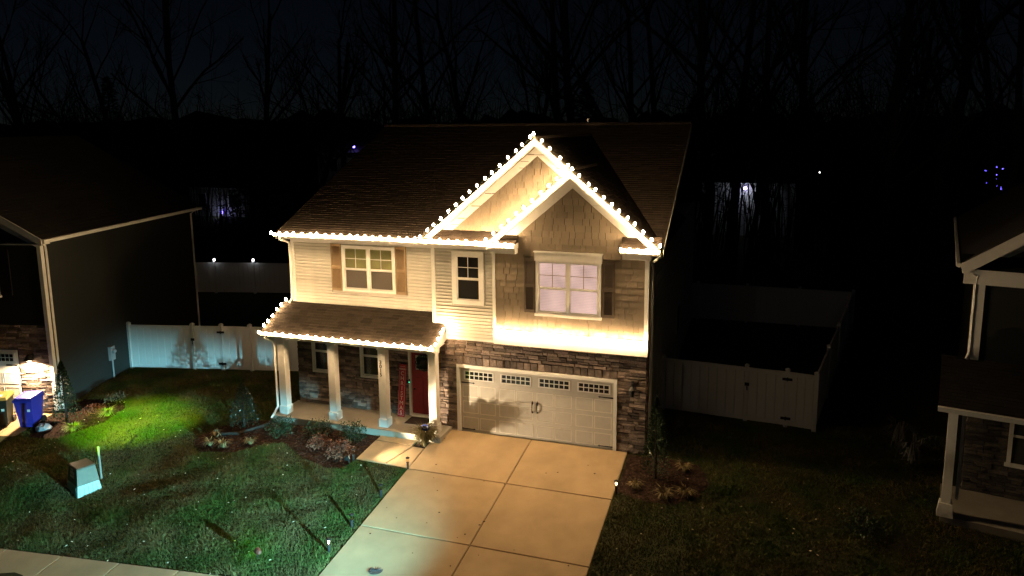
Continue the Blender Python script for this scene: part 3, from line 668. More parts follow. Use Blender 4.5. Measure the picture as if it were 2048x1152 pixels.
def bush(label, x, y, rx, hh, m, n=900, size=.05, group=None, cat='shrub', name='shrub'):
    z = H(x, y); t = thing(name, label, cat, (x, y, z), group=group); r = random.Random(int(x*31+y*17))
    st = MB()
    for k in range(9):
        a = r.uniform(0, 6.28); e = (x+rx*.7*math.cos(a), y+rx*.7*math.sin(a), z+hh*r.uniform(.5, .9)); st.tube([(x, y, z-.03), ((x+e[0])/2, (y+e[1])/2, z+hh*.4), e], [.012, .008, .004], 4)
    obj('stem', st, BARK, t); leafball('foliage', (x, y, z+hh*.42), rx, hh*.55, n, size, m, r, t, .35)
bush('low green bush left of the row before the porch', -5.49, -1.6, .48, .62, LEAFD, group='green bushes before the porch')
bush('low green bush in the middle of the row before the porch', -4.19, -1.5, .48, .66, LEAFD, group='green bushes before the porch')
bush('low green bush nearest the walkway in the row before the porch', -3.01, -1.35, .48, .64, LEAFD, group='green bushes before the porch')
bush('smaller russet bush farther from the walkway', -3.8, -2.05, .34, .48, LEAFR, n=700, size=.055, group='russet bushes in the front bed')
bush('larger russet bush beside the walkway corner', -2.88, -2.36, .44, .58, LEAFR, n=900, size=.06, group='russet bushes in the front bed')
def cone_tree(label, x, y, hh, rr, m, n, size, group=None, taper=1.0, name='conical_shrub'):
    z = H(x, y); t = thing(name, label, 'evergreen', (x, y, z), group=group); r = random.Random(int(abs(x)*50))
    tr = MB(); tr.tube([(x, y, z-.05), (x, y, z+hh*.92)], [.05, .01], 6); obj('trunk', tr, BARK, t); mb_ = MB()
    for k in range(n):
        q = r.random()**.75; zz = q*hh; R_ = rr*(min(1, (1-q)**.75*1.15) if taper else 1)*(0.55 if q < .04 else 1); a = r.uniform(0, 6.28); f = (r.random()**.4)*(1+.15*math.sin(7*a+9*q)); p = Vector((x+R_*f*math.cos(a), y+R_*f*math.sin(a), z+.06+zz))
        u = Vector((math.cos(a)*.6, math.sin(a)*.6, .8+r.gauss(0, .3))).normalized(); s_ = size*r.uniform(.6, 1.3); b = u.cross(Vector((r.gauss(0, 1), r.gauss(0, 1), r.gauss(0, 1)))).normalized()
        mb_.add([p-b*s_*.3, p+u*s_*.7, p+b*s_*.3, p-u*s_*.2], [(0, 1, 2, 3)])
    obj('crown', mb_, m, t)
cone_tree('glossy dark conical holly at the left end of the porch bed', -7.0, -1.5, 1.5, .5, LEAFH, 2200, .06)
cone_tree('narrow conical evergreen beside the blue bin at the left house', -13.15, -2.85, 2.15, .42, LEAFD, 2600, .06, name='conical_evergreen')
cone_tree('tall narrow arborvitae at the right garage corner', 6.38, -1.15, 2.3, .40, LEAFD, 3000, .06, name='arborvitae')
def tuft(label, x, y, hh, spread, m, n=60, group=None, z=None):
    z = H(x, y) if z is None else z; r = random.Random(int(abs(x*77+y*13))); mb_ = MB()
    for k in range(n):
        a = r.uniform(0, 6.28); l = r.uniform(.5, 1.1); e = Vector((math.cos(a), math.sin(a), 0)); w_ = Vector((-e.y, e.x, 0))*.012; b = Vector((x, y, z))+e*.04
        p1 = b+e*spread*.35*l+Vector((0, 0, hh*l*.8)); p2 = b+e*spread*l+Vector((0, 0, hh*l*r.uniform(.25, 1.0)))
        mb_.add([b-w_, b+w_, p1+w_, p1-w_, p2], [(0, 1, 2, 3), (3, 2, 4)])
    t = thing('ornamental_grass', label, 'grass clump', (x, y, z), group=group); obj('blades', mb_, m, t)
    cr = MB(); cr.lathe([(.05, -.02), (.06, .03), (.03, .07)], (x, y, z), 6); obj('crown', cr, BARK, t)
G1 = 'straw-coloured grass clumps in the left bed'; G2 = 'straw-coloured grass clumps in the bed right of the driveway'
tuft('pale grass clump at the far left tip of the porch bed', -7.36, -2.72, .28, .3, LEAFY, group=G1); tuft('pale grass clump second from the left tip of the porch bed', -6.83, -2.74, .28, .3, LEAFY, group=G1); tuft('rounder pale grass clump right of the pair in the porch bed', -6.07, -2.4, .26, .24, LEAFY, 90, group=G1)
tuft('dim grass clump close behind the conical holly bed edge', -7.55, -2.2, .25, .25, LEAFY, 40, group=G1)
tuft('pale grass clump nearest the driveway path light', 5.93, -1.78, .3, .28, LEAFY, group=G2); tuft('pale grass clump at the front edge of the right bed', 6.72, -2.02, .3, .32, LEAFY, group=G2); tuft('pale grass clump right end of the right bed front', 7.26, -1.8, .3, .3, LEAFY, group=G2); tuft('dim pale grass clump behind in the right bed', 7.14, -.6, .32, .32, LEAFY, group=G2)
tuft('tall dim feathery grass clump left of the right house porch', 13.0, 2.4, 1.1, .6, DIMG, 140, group='tall grasses beside the right house'); tuft('tall dim feathery grass clump touching the right house porch corner', 13.2, 1.5, 1.0, .6, DIMG, 140, group='tall grasses beside the right house')
tuft('bushy drooping grass between walkway and driveway by the porch', -.62, -1.16, .70, .46, LEAFO, 700)
tuft('yellow grass clump in the bed before the blue bin', -12.4, -3.25, .3, .38, LEAFG, 150, group='clumps in the left house bed'); tuft('yellowish grass clump at the right end of the left house bed', -12.1, -2.15, .32, .4, LEAFG, 150, group='clumps in the left house bed')
bush('orange-red low groundcover bush by the left house wall', -12.85, -2.0, .42, .32, LEAFR, 500, .05); bush('dim brown low bush against the left house wall', -12.9, -1.1, .45, .35, LEAFY, 400, .05)
bush('dim low bush on the lawn left of the right house', 11.5, -2.2, .6, .6, LEAFD, 700, .06)
t = thing('pale_rock', 'pale bluish rock lying between the blue bin and evergreen', 'rock', (-13.6, -3.35, H(-13.6, -3.35))); r = random.Random(3); m2 = MB()
m2.lathe([(.1, -.05), (.24, .0), (.26, .08), (.18, .16), (.05, .19)], (0, 0, 0), 9); m2.v = [(x*1.25+r.gauss(0, .03), y*.8+r.gauss(0, .03), z+r.gauss(0, .015)) for x, y, z in m2.v]; obj('stone', m2.xf(Matrix.Translation((-13.6, -3.35, H(-13.6, -3.35)))), mat('pale_stone', (.5, .52, .56), .8, var=.15, bump=.5), t)

# beds of mulch with loose chips
BEDL = [(-8.28, -2.29), (-8.0, -2.77), (-7.36, -3.17), (-6.23, -2.94), (-5.59, -2.32), (-5.01, -2.11), (-4.07, -2.68), (-2.96, -3.05), (-2.38, -2.9), (-2.30, -2.4), (-2.27, -.9), (-6.35, -.9), (-7.5, -1.1)]
BEDR = [(5.43, -.1), (5.45, -2.1), (6.27, -2.33), (7.04, -2.28), (7.64, -1.74), (7.85, -1.08), (7.51, -.14), (6.54, -.02)]
BEDN = [(-14.3, -3.1), (-13.6, -3.9), (-12.5, -3.8), (-11.8, -2.6), (-11.9, -1.6), (-12.6, -.9), (-14.2, -1.2)]
BEDW = [(-.97, -1.28), (-.57, -1.3), (-.57, -.1), (-.2, -.05), (-.2, -.93), (-.95, -.93)]
def inpoly(px, py, poly):
    res = np.zeros(np.shape(px), bool); n = len(poly); j = n-1
    for i in range(n):
        xi, yi = poly[i]; xj, yj = poly[j]; c = ((yi > py) != (yj > py)) & (px < (xj-xi)*(py-yi)/(yj-yi+1e-12)+xi); res ^= c; j = i
    return res
def bed(name, poly):
    xs = np.array(poly); x0, y0 = xs.min(0)-.1; x1, y1 = xs.max(0)+.1; st = .07; ax = np.arange(x0, x1, st); ay = np.arange(y0, y1, st); XX, YY = np.meshgrid(ax, ay)
    ins = inpoly(XX, YY, poly); ZZ = hgt(XX, YY)+.018+rng.normal(0, .008, XX.shape); n = len(ax)
    f = [(j*n+i, j*n+i+1, (j+1)*n+i+1, (j+1)*n+i) for j in range(len(ay)-1) for i in range(n-1) if ins[j, i] and ins[j+1, i+1] and ins[j, i+1] and ins[j+1, i]]
    me = bpy.data.meshes.new(name); me.from_pydata(np.stack([XX, YY, ZZ], -1).reshape(-1, 3).tolist(), [], f); me.materials.append(MULCH); o = obj(name, me, kind='structure')
    mb_ = MB(); area = ins.sum()*st*st; k = 0
    while k < area*110:
        x, y = random.uniform(x0, x1), random.uniform(y0, y1)
        if not inpoly(np.array(x), np.array(y), poly): continue
        k += 1; a = random.uniform(0, 6.28); l = random.uniform(.02, .05); e = Vector((math.cos(a), math.sin(a), random.uniform(-.5, .6)))*l; w_ = Vector((-e.y, e.x, 0))*.35; p = Vector((x, y, H(x, y)+.028)); nrm = Vector((0, 0, .012))
        mb_.add([p-e-w_, p+e-w_, p+e+w_, p-e+w_, p+nrm], [(0, 1, 4), (1, 2, 4), (2, 3, 4), (3, 0, 4)])
    obj('chips', mb_, CHIP, o, kind='stuff')
for nm, b in (('mulch_bed', BEDL), ('mulch_bed', BEDR), ('mulch_bed', BEDN), ('mulch_bed', BEDW)): bed(nm, b)
# dark timber edging at the left of the porch bed
m2 = MB(); m2.tube([(-7.6, -2.1, H(-7.6, -2.1)+.05), (-6.9, -1.95, H(-6.9, -1.95)+.05), (-6.35, -1.3, -.08), (-6.3, -.95, -.04)], .06, 6); tag(obj('bed_edging', m2, BARK), 'dark corrugated pipe edging curving from the porch corner to the holly', 'edging')

# grass blades over the lawn
def grass(name, n, region, exclude, hb=.058, dens=None):
    x0, x1, y0, y1 = region; px = rng.uniform(x0, x1, n); py = rng.uniform(y0, y1, n); ok = np.ones(n, bool)
    for p in exclude: ok &= ~inpoly(px, py, p)
    px, py = px[ok], py[ok]; k = len(px); pz = hgt(px, py)-.004
    cl = .5+.5*np.sin(px*2.3+1.7*np.sin(py*1.9))*np.cos(py*2.1+1.3*np.sin(px*1.4)); hh = hb*rng.uniform(.5, 1.4, k)*(.6+.7*cl)
    V = []; base = np.stack([px, py, pz], -1)
    vs_ = np.zeros((k, 2, 3, 3))
    for b in range(2):
        a = rng.uniform(0, 6.283, k); wd = .0085*rng.uniform(.7, 1.5, k); le = rng.normal(0, .5, (k, 2))*hh[:, None]
        e = np.stack([np.cos(a)*wd, np.sin(a)*wd, np.zeros(k)], -1); of = np.stack([rng.normal(0, .02, k), rng.normal(0, .02, k), np.zeros(k)], -1)
        vs_[:, b, 0] = base+of-e; vs_[:, b, 1] = base+of+e; vs_[:, b, 2] = base+of+np.stack([le[:, 0], le[:, 1], hh], -1)
    vs_ = vs_.reshape(-1, 3); nf = k*2; me = bpy.data.meshes.new(name)
    me.vertices.add(len(vs_)); me.vertices.foreach_set('co', vs_.ravel()); me.loops.add(nf*3); me.loops.foreach_set('vertex_index', np.arange(nf*3, dtype=np.int32)); me.polygons.add(nf); me.polygons.foreach_set('loop_start', np.arange(0, nf*3, 3, dtype=np.int32)); me.polygons.foreach_set('loop_total', np.full(nf, 3, np.int32))
    at_ = me.attributes.new('tint', 'FLOAT', 'POINT'); at_.data.foreach_set('value', np.repeat(rng.uniform(0, .6, k)+.4*cl, 6).astype(np.float32))
    me.materials.append(GRASS); me.update(); me.validate(); o = obj(name, me, kind='stuff'); o['label'] = 'short mottled winter grass covering the lawns'; o['category'] = 'grass'; return o
EXC = [BEDL, BEDR, BEDN, [(-.6, -10), (5.45, -10), (5.45, .1), (-.6, .1)], [(-2.36, -2.44), (-.5, -2.47), (-.5, -.6), (-2.3, -.6)], [(-6.35, -.95), (-.2, -.95), (-.2, .6), (-6.35, .6)], [(-6.2, .4), (6, -.02), (6, 16), (-6.2, 16)],
       [(-30, -12), (-.5, -9.1), (-.5, -7.46), (-30, -10.65)], [(-30, -6.2), (-14.1, -5.0), (-14.2, -2.4), (-30, -5.5)], [(-14.18, -2.3), (-15.9, 5.5), (-28, 3), (-26, -5)], [(13.4, -1.25), (30, -4.8), (30, 10), (14, 2)]]
grass('lawn_grass', 330000, (-16, -.4, -9.2, 4.2), EXC)
grass('side_lawn_grass', 110000, (5.4, 16, -8, 4), EXC)['label'] = 'dim short winter grass right of the driveway'
# pale fallen leaves
m2 = MB(); r = random.Random(9); cnt = 0
while cnt < 150:
    x, y = (r.uniform(-13, -.6), r.uniform(-8.2, -1)) if cnt < 115 else (r.uniform(5.6, 12), r.uniform(-6, 0))
    if any(inpoly(np.array(x), np.array(y), p) for p in EXC[:1]+EXC[3:6]): continue
    cnt += 1; z = H(x, y)+.05; a = r.uniform(0, 6.28); e = Vector((math.cos(a), math.sin(a), r.uniform(-.3, .3)))*r.uniform(.02, .045); f = Vector((-e.y, e.x, r.uniform(-.02, .02)))*.6; p = Vector((x, y, z)); m2.add([p-e, p+f, p+e, p-f, p+Vector((0, 0, .012))], [(0, 1, 4), (1, 2, 4), (2, 3, 4), (3, 0, 4)])
o = obj('fallen_leaves', m2, mat('pale_leaf', (.5, .42, .3), .7, var=.2), kind='stuff'); o['label'] = 'pale dry leaves scattered over the lawn'; o['category'] = 'leaves'
m2 = MB(); r = random.Random(19)
for k in range(26):
    x, y = r.uniform(-.4, 5.2), r.uniform(-6.8, -.3); z = S*y+.04; s_ = r.uniform(.012, .035); m2.lathe([(s_, 0), (s_*.9, .004), (0.001, .008)], (x, y, z), 5)
o = obj('driveway_debris', m2, mat('dark_leaf_bit', (.06, .035, .02), .9), kind='stuff'); o['label'] = 'small dark leaf bits on the concrete driveway'; o['category'] = 'leaves'

# ------------------------------------------------------------------ path lights
def path_light(label, x, y, state):
    z = H(x, y); t = thing('path_light', label, 'path light', (x, y, z), group='stake path lights along the driveway')
    m2 = MB(); m2.tube([(x, y, z-.05), (x, y, z+.06), (x, y, z+.2)], [.02, .032, .036], 8); obj('stake', m2, BLACK, t)
    m2 = MB(); m2.lathe([(.03, .2), (.045, .215), (.045, .23)], (x, y, z), 10); obj('collar', m2, BLACK, t)
    m2 = MB(); m2.lathe([(.042, .23), (.048, .36)], (x, y, z), 10); obj('glass_shade', m2, glass('amber_glass', (.95, .9, .8)), t)
    m2 = MB(); m2.lathe([(.062, .36), (.062, .375), (.02, .40)], (x, y, z), 10); obj('cap', m2, BLACK, t)
    if state:
        col, e, p = state; m2 = MB(); m2.lathe([(.008, .25), (.022, .28), (.022, .31), (.008, .34)], (x, y, z), 8); obj('lamp', m2, emit('path_lamp_%d' % int(e), col, e), t)
        light('path_light_glow', 'POINT', (x, y, z+.3), p, col, t, .03)
path_light('dark path light where the walkway meets the driveway edge', -.56, -2.47, None)
path_light('unlit path light on the lawn halfway down the driveway', -.66, -3.91, None)
path_light('grey path light standing below the halfway one at the driveway edge', -.75, -5.3, None)
path_light('cool white path light nearest the street left of the driveway', -.78, -6.33, ((.9, .95, 1), 30, .25))
path_light('glowing warm path light on the right edge of the driveway', 5.47, -2.13, ((1, .72, .40), 22, 1.6))
path_light('small dark path light at the walkway corner by the russet bush', -2.36, -2.46, None)

# ------------------------------------------------------------------ utility box
bx, by = -9.3, -5.65; bz = H(bx, by)
t = thing('utility_box', 'tapered green utility cabinet on a base tinted with teal glow standing on the lawn', 'utility box', (bx, by, bz))
Mu = Matrix.Translation((bx, by, bz)) @ Matrix.Rotation(R(-22), 4, 'Z')
m2 = MB(); m2.hexa([(-.42, -.33, -.05), (.42, -.33, -.05), (.42, .33, -.05), (-.42, .33, -.05), (-.36, -.28, .26), (.36, -.28, .26), (.36, .28, .26), (-.36, .28, .26)])
for k in range(7): m2.hexa([(-.36+k*.11, -.335, -.02), (-.32+k*.11, -.335, -.02), (-.32+k*.11, -.30, -.02), (-.36+k*.11, -.30, -.02), (-.34+k*.1, -.305, .2), (-.31+k*.1, -.305, .2), (-.31+k*.1, -.27, .2), (-.34+k*.1, -.27, .2)])
for k in range(5): m2.hexa([(.40, -.26+k*.12, -.02), (.43, -.26+k*.12, -.02), (.43, -.22+k*.12, -.02), (.40, -.22+k*.12, -.02), (.36, -.24+k*.11, .2), (.385, -.24+k*.11, .2), (.385, -.20+k*.11, .2), (.36, -.20+k*.11, .2)])
obj('base', m2.xf(Mu), mat('teal_glow_fibreglass', (.30, .50, .50), .5, var=.06), t)  # teal glow of the cool beam put into the base colour
m2 = MB(); m2.hexa([(-.37, -.29, .26), (.37, -.29, .26), (.37, .29, .26), (-.37, .29, .26), (-.30, -.24, .72), (.30, -.24, .72), (.30, .24, .72), (-.30, .24, .72)]); m2.hexa([(-.32, -.26, .72), (.32, -.26, .72), (.32, .26, .72), (-.32, .26, .72), (-.29, -.23, .75), (.29, -.23, .75), (.29, .23, .75), (-.29, .23, .75)]); cab = obj('cabinet', m2.xf(Mu), mat('utility_green', (.10, .115, .09), .5, var=.08), t)
for z0, z1, x0, x1, mm in ((.42, .60, -.16, .12, PALE), (.62, .68, -.14, .04, PALE), (.50, .52, -.13, .09, RED), (.36, .39, .0, .08, BLACK)):
    m2 = MB(); yl = lambda z: -.29+.05*(z-.26)/.46-.006
    m2.hexa([(x0, yl(z0), z0), (x1, yl(z0), z0), (x1, yl(z0)+.004, z0), (x0, yl(z0)+.004, z0), (x0, yl(z1), z1), (x1, yl(z1), z1), (x1, yl(z1)+.004, z1), (x0, yl(z1)+.004, z1)])
    if mm is RED: m2.v = [(x, y-.004, z) for x, y, z in m2.v]
    obj('warning_label' if mm is not BLACK else 'padlock', m2.xf(Mu), mm, t)
m2 = MB(); px_, py_ = -9.2, -5.15; m2.tube([(px_, py_, H(px_, py_)-.1), (px_, py_, H(px_, py_)+1.0)], .03, 8); m2.lathe([(.036, 0), (.036, .05)], (px_, py_, H(px_, py_)+.97), 8); tag(obj('marker_post', m2, mat('grey_post', (.2, .22, .2), .6)), 'slim grey marker post just behind the utility cabinet', 'post')

# cleanout cover by the driveway bottom
m2 = MB(); cx_, cy_ = .65, -6.62; cz_ = S*cy_+.036
m2.lathe([(.17, 0), (.17, .008), (.155, .008), (.155, .004)], (cx_, cy_, cz_), 20)
for k in range(6):
    a = k*math.pi/6; m2.tube([(cx_-.15*math.cos(a), cy_-.15*math.sin(a), cz_+.006), (cx_+.15*math.cos(a), cy_+.15*math.sin(a), cz_+.006)], .008, 4)
tag(obj('drain_cover', m2, mat('cover_iron', (.06, .06, .065), .6)), 'round spoked iron cover set in the driveway near the street', 'drain cover')

# ------------------------------------------------------------------ wheelie bins
def bin_(label, x, y, rz, body, lidm):
    z = H(x, y); t = thing('wheelie_bin', label, 'bin', (x, y, z), rz, group='two bins by the left house')
    m2 = MB(); m2.hexa([(-.23, -.24, .1), (.23, -.24, .1), (.23, .24, .1), (-.23, .24, .1), (-.29, -.34, .96), (.29, -.34, .96), (.29, .34, .96), (-.29, .34, .96)]); m2.box(-.31, .31, -.36, .36, .93, .99); m2.box(-.2, .2, -.27, -.2, .05, .12); obj('body', m2, body, t, local=True)
    m2 = MB(); m2.hexa([(-.32, -.38, .99), (.32, -.38, .99), (.32, .36, .99), (-.32, .36, .99), (-.27, -.30, 1.07), (.27, -.30, 1.07), (.29, .33, 1.1), (-.29, .33, 1.1)]); lid = obj('lid', m2, lidm, t, local=True)
    m2 = MB(); m2.box(-.1, .1, -.16, .0, 1.078, 1.088); lb = obj('lid_label', m2, PALE, lid, local=True)
    m2 = MB(); m2.box(.11, .2, -.315, -.305, .6, .68); obj('side_label', m2.xf(Matrix.Translation((0, .0, 0))), PALE, t, local=True)
    m2 = MB(); m2.tube([(-.2, .40, .98), (.2, .40, .98)], .015, 6); m2.tube([(-.2, .40, .98), (-.2, .33, .95)], .015, 6); m2.tube([(.2, .40, .98), (.2, .33, .95)], .015, 6); obj('handle', m2, body, t, local=True)
    for s in (-1, 1):
        m2 = MB(); m2.lathe([(.05, -.03), (.13, -.03), (.14, 0), (.13, .03), (.05, .03)], (0, 0, 0), 14); obj('wheel', m2, BLACK, t, Matrix.Translation((s*.28, .24, .13)) @ Matrix.Rotation(R(90), 4, 'Y'), local=True)
BLUE = mat('blue_plastic', (.03, .03, .30), .4, var=.05); OLIVE = mat('dark_green_plastic', (.012, .016, .012), .45); OLIVEL = mat('olive_plastic', (.09, .08, .02), .45)
bin_('blue wheelie bin beside the narrow evergreen at the left house', -14.35, -3.2, R(20), BLUE, BLUE)
bin_('dark green wheelie bin with olive lid left of the blue bin', -15.35, -3.45, R(35), OLIVE, OLIVEL)

# ------------------------------------------------------------------ fences
def fence(label, runs, hgt_=1.85, gate=None, cap_lights=()):
    t = thing('vinyl_fence', label, 'fence', (runs[0][0][0], runs[0][0][1], 0))
    bw = .28; bmesh_ = {}
    posts_ = []
    for (a, b) in runs:
        A = Vector((a[0], a[1], 0)); B = Vector((b[0], b[1], 0)); d = (B-A); L = d.length; d.normalize(); ang = math.atan2(d.y, d.x)
        Mx = Matrix.Translation(A) @ Matrix.Rotation(ang, 4, 'Z')
        m2 = MB(); m2.box(.06, L-.06, -.03, .03, .06, .18); pn = obj('panel', m2.xf(Mx), VINYL, t); m2 = MB(); m2.box(.06, L-.06, -.03, .03, hgt_-.14, hgt_-.02); obj('top_rail', m2.xf(Mx), VINYL, pn)
        n = max(1, round((L-.13)/bw)); ww = (L-.13)/n; key = round(ww, 4)
        if key not in bmesh_:
            q = MB(); q.prism([(0, -.012, .18), (.010, -.026, .18), (ww-.012, -.026, .18), (ww-.002, -.012, .18), (ww-.002, .012, .18), (0, .012, .18)], (0, 0, hgt_-.32)); bmesh_[key] = q.mesh('board', VINYL)
        for k in range(n): obj('board', bmesh_[key], None, pn, Mx @ Matrix.Translation((.065+k*ww, 0, 0)))
        for p in (a, b):
            if p not in posts_: posts_.append(p)
    for p in posts_:
        m2 = MB(); m2.box(p[0]-.065, p[0]+.065, p[1]-.065, p[1]+.065, -.1, hgt_+.05); po = obj('post', m2, VINYL, t)
        m2 = MB(); m2.hexa([(p[0]-.08, p[1]-.08, hgt_+.05), (p[0]+.08, p[1]-.08, hgt_+.05), (p[0]+.08, p[1]+.08, hgt_+.05), (p[0]-.08, p[1]+.08, hgt_+.05), (p[0]-.03, p[1]-.03, hgt_+.10), (p[0]+.03, p[1]-.03, hgt_+.10), (p[0]+.03, p[1]+.03, hgt_+.10), (p[0]-.03, p[1]+.03, hgt_+.10)]); obj('post_cap', m2, VINYL, po)
    if gate:
        (ga, gb_) = gate
        A = Vector((ga[0], ga[1], 0)); B = Vector((gb_[0], gb_[1], 0)); d = (B-A).normalized(); n = Vector((d.y, -d.x, 0))
        for z in (.3, 1.6):
            c = B+n*.075; m2 = MB(); Mx = Matrix.Translation(c+Vector((0, 0, z))) @ Matrix.Rotation(math.atan2(d.y, d.x), 4, 'Z'); m2.box(-.15, .15, -.012, .012, -.04, .04); m2.box(-.02, .02, -.02, .02, -.06, .06); obj('hinge', m2.xf(Mx), BLACK, t)
        c = A+n*.08; Mx = Matrix.Translation(c+Vector((0, 0, 1.28))) @ Matrix.Rotation(math.atan2(d.y, d.x), 4, 'Z'); m2 = MB(); m2.box(-.05, .09, -.02, .012, -.04, .06); m2.tube([(.02, -.02, -.05), (.03, -.04, -.18)], .018, 5); obj('latch', m2.xf(Mx), BLACK, t)
    return t
L0 = [(-15.05, 1.82), (-12.43, 2.42), (-11.27, 2.70), (-10.1, 2.95), (-8.15, 3.4), (-6.2, 3.85)]
fence('white vinyl fence with gate between the left house and the lit house', [(L0[i], L0[i+1]) for i in range(5)], gate=(L0[1], L0[2]))
RF = [(6.0, 3.75), (8.67, 3.5), (9.9, 3.42), (10.74, 3.28)]; RS = [(10.74, 3.28), (11.35, 6.5), (11.97, 9.7), (12.58, 12.9), (13.2, 16.17)]; RB = [(13.2, 16.17), (10.88, 16.2), (8.5, 16.2), (6.19, 16.15), (4.6, 16.12)]
seg = lambda P: [(P[i], P[i+1]) for i in range(len(P)-1)]
fence('dim white vinyl fence with gate enclosing the yard right of the lit house', seg(RF)+seg(RS)+seg(RB), gate=(RF[1], RF[2]))
FB = [(-24.5, 13.4), (-21.3, 14.2), (-19.0, 14.75), (-16.6, 15.35), (-14.2, 15.95), (-11.8, 16.5)]
ff = fence('dark distant vinyl fence with two glowing post caps behind the left yard', seg(FB))
for p in (FB[1], FB[2]):
    m2 = MB(); m2.lathe([(.05, 1.95), (.06, 2.0), (.05, 2.05), (.01, 2.08)], (p[0], p[1], 0), 8); t = obj('solar_cap', m2, emit('cap_lamp', (1, 1, 1), 8), ff); light('cap_glow', 'POINT', (p[0]+.05, p[1]-.12, 2.0), 2.0, (.9, .95, 1), ff, .04)

# ------------------------------------------------------------------ neighbouring houses
def rowed(parent, name, m, x0, x1, y, z0, z1, pitch=.125, holes=()):
    cache = {}; z = z0
    while z < z1-.03:
        runs = [(x0, x1)]
        for a, b, c, d in holes:
            if c < z+pitch/2 < d:
                nr = []
                for p, q in runs:
                    if b <= p or a >= q: nr.append((p, q)); continue
                    if a > p: nr.append((p, a))
                    if b < q: nr.append((b, q))
                runs = nr
        for p, q in runs:
            L = round(q-p, 3)
            if L not in cache:
                b_ = MB(); b_.prism([(0, 0, 0), (0, -.02, 0), (0, -.005, pitch+.006), (0, 0, pitch+.006)], (L, 0, 0)); cache[L] = b_.mesh(name, m)
            obj(name, cache[L], None, parent, Matrix.Translation((p, y, z)), local=True)
        z += pitch
# left: gable end to the street, corner at (-14.18,-2.3), turned by the curve of the street
nz0 = -.25
NL = thing('house', 'charcoal house with stone base at the left edge, bins before its garage', 'house', (-14.18, -2.3, 0), R(12.6))
W2, D2 = 11.0, 9.6
mb = MB(); mb.box(-W2, -.03, .03, D2, -.5, 6.0); mb.prism([(-W2, .03, 6.0), (-.03, .03, 6.0), (-W2/2, .03, 6.0+.57*W2/2)], (0, D2-.1, 0)); obj('wall', mb, GREYSID, NL, local=True)
mb = MB(); mb.box(-W2, -.02, .0, .03, 2.95, 3.0); f_ = obj('front_siding', mb, GREYSID, NL, local=True); rowed(f_, 'siding_board', GREYSID, -4.5, -.1, .03, 3.02, 5.95, holes=[(-4.5, -1.2, 3.9, 5.8)])
mb = MB(); mb.box(-.035, -.02, .1, D2-.1, .0, 6.0); f_ = obj('side_siding', mb, GREYSID, NL, local=True)
cm = MB(); cm.prism([(0, 0, 0), (.02, 0, 0), (.005, 0, .131), (0, 0, .131)], (0, D2-.2, 0)); cme = cm.mesh('siding_board', GREYSID)
for k in range(47): obj('siding_board', cme, None, f_, Matrix.Translation((-.02, .1, .05+k*.125)), local=True)
mb = MB(); mb.box(-2.0, -.02, .02, .06, -.4, 2.95); f_ = obj('stone_veneer', mb, MORTAR, NL, local=True)
gst = fill_stones(-4.6, -.1, -.3, 2.95, [(-4.6, -1.25, -1, 2.12)], 31)
for (x, z, wd, h) in gst: obj('stone', random.choice(SM), None, f_, Matrix.Translation((x, .025, z)) @ Matrix.Diagonal((wd, random.uniform(.03, .06), h, 1)), local=True)
mb = MB(); mb.box(-.12, .02, -.03, .12, -.1, 6.0); obj('corner_trim', mb, WHITE, NL, local=True)
mb = MB(); mb.tube([(.16, -.15, 6.02), (.14, -.1, 5.92), (.07, .14, 5.72), (.07, .16, 5.5), (.07, .16, -.1)], .045, 4); obj('downspout', mb, WHITE, NL, local=True)
mb = MB(); mb.tube([(.3, D2+.05, 6.0), (.28, D2, 5.9), (.06, D2-.1, 5.7), (.06, D2-.1, .0)], .045, 4); obj('downspout', mb, WHITE, NL, local=True)
# roof slopes with overhang
mb = MB(); sh = MB(); zr = 6.02+.57*(W2/2+.3)
for xa, xp in ((.3, -W2/2), (-W2-.3, -W2/2)):
    a = [Vector((xa, -.3, 6.0)), Vector((xa, D2+.3, 6.0)), Vector((xp, D2+.3, zr)), Vector((xp, -.3, zr))]; t_ = Vector((0, 0, .12)); mb.hexa([p-t_ for p in a]+a)
    v = Vector((xp-xa, 0, zr-6.0)); shingled(sh, (xa, -.3, 6.005), (0, 1, 0), v, D2+.6, v.length, course=.2, tab=.6)
rf = obj('roof', mb, ROOFU, NL, local=True); obj('shingle_course', sh, DARKROOF, rf, kind='stuff', local=True)
mb = MB(); mb.prism([(.3, 0, 5.98), (.42, 0, 5.98), (.4, 0, 5.86), (.3, 0, 5.84)], (0, D2+.6, 0)); mb.v = [(x, y-.3, z) for x, y, z in mb.v]; obj('gutter', mb, WHITE, rf, local=True)
mb = MB(); mb.prism([(.32, -.33, 6.0), (-W2/2, -.33, zr), (-W2/2, -.33, zr-.24), (.32, -.33, 5.76)], (0, .03, 0)); mb.prism([(.3, -.3, 5.80), (-1.2, -.3, 5.80), (-1.2, -.3, 5.83), (.3, -.3, 5.83)], (0, .4, 0)); mb.prism([(.0, -.02, 5.9), (-W2/2, -.02, zr-.45), (-W2/2, -.02, zr-.85), (-.0, -.02, 5.62)], (0, .04, 0)); obj('rake_board', mb, WHITE, rf, local=True)
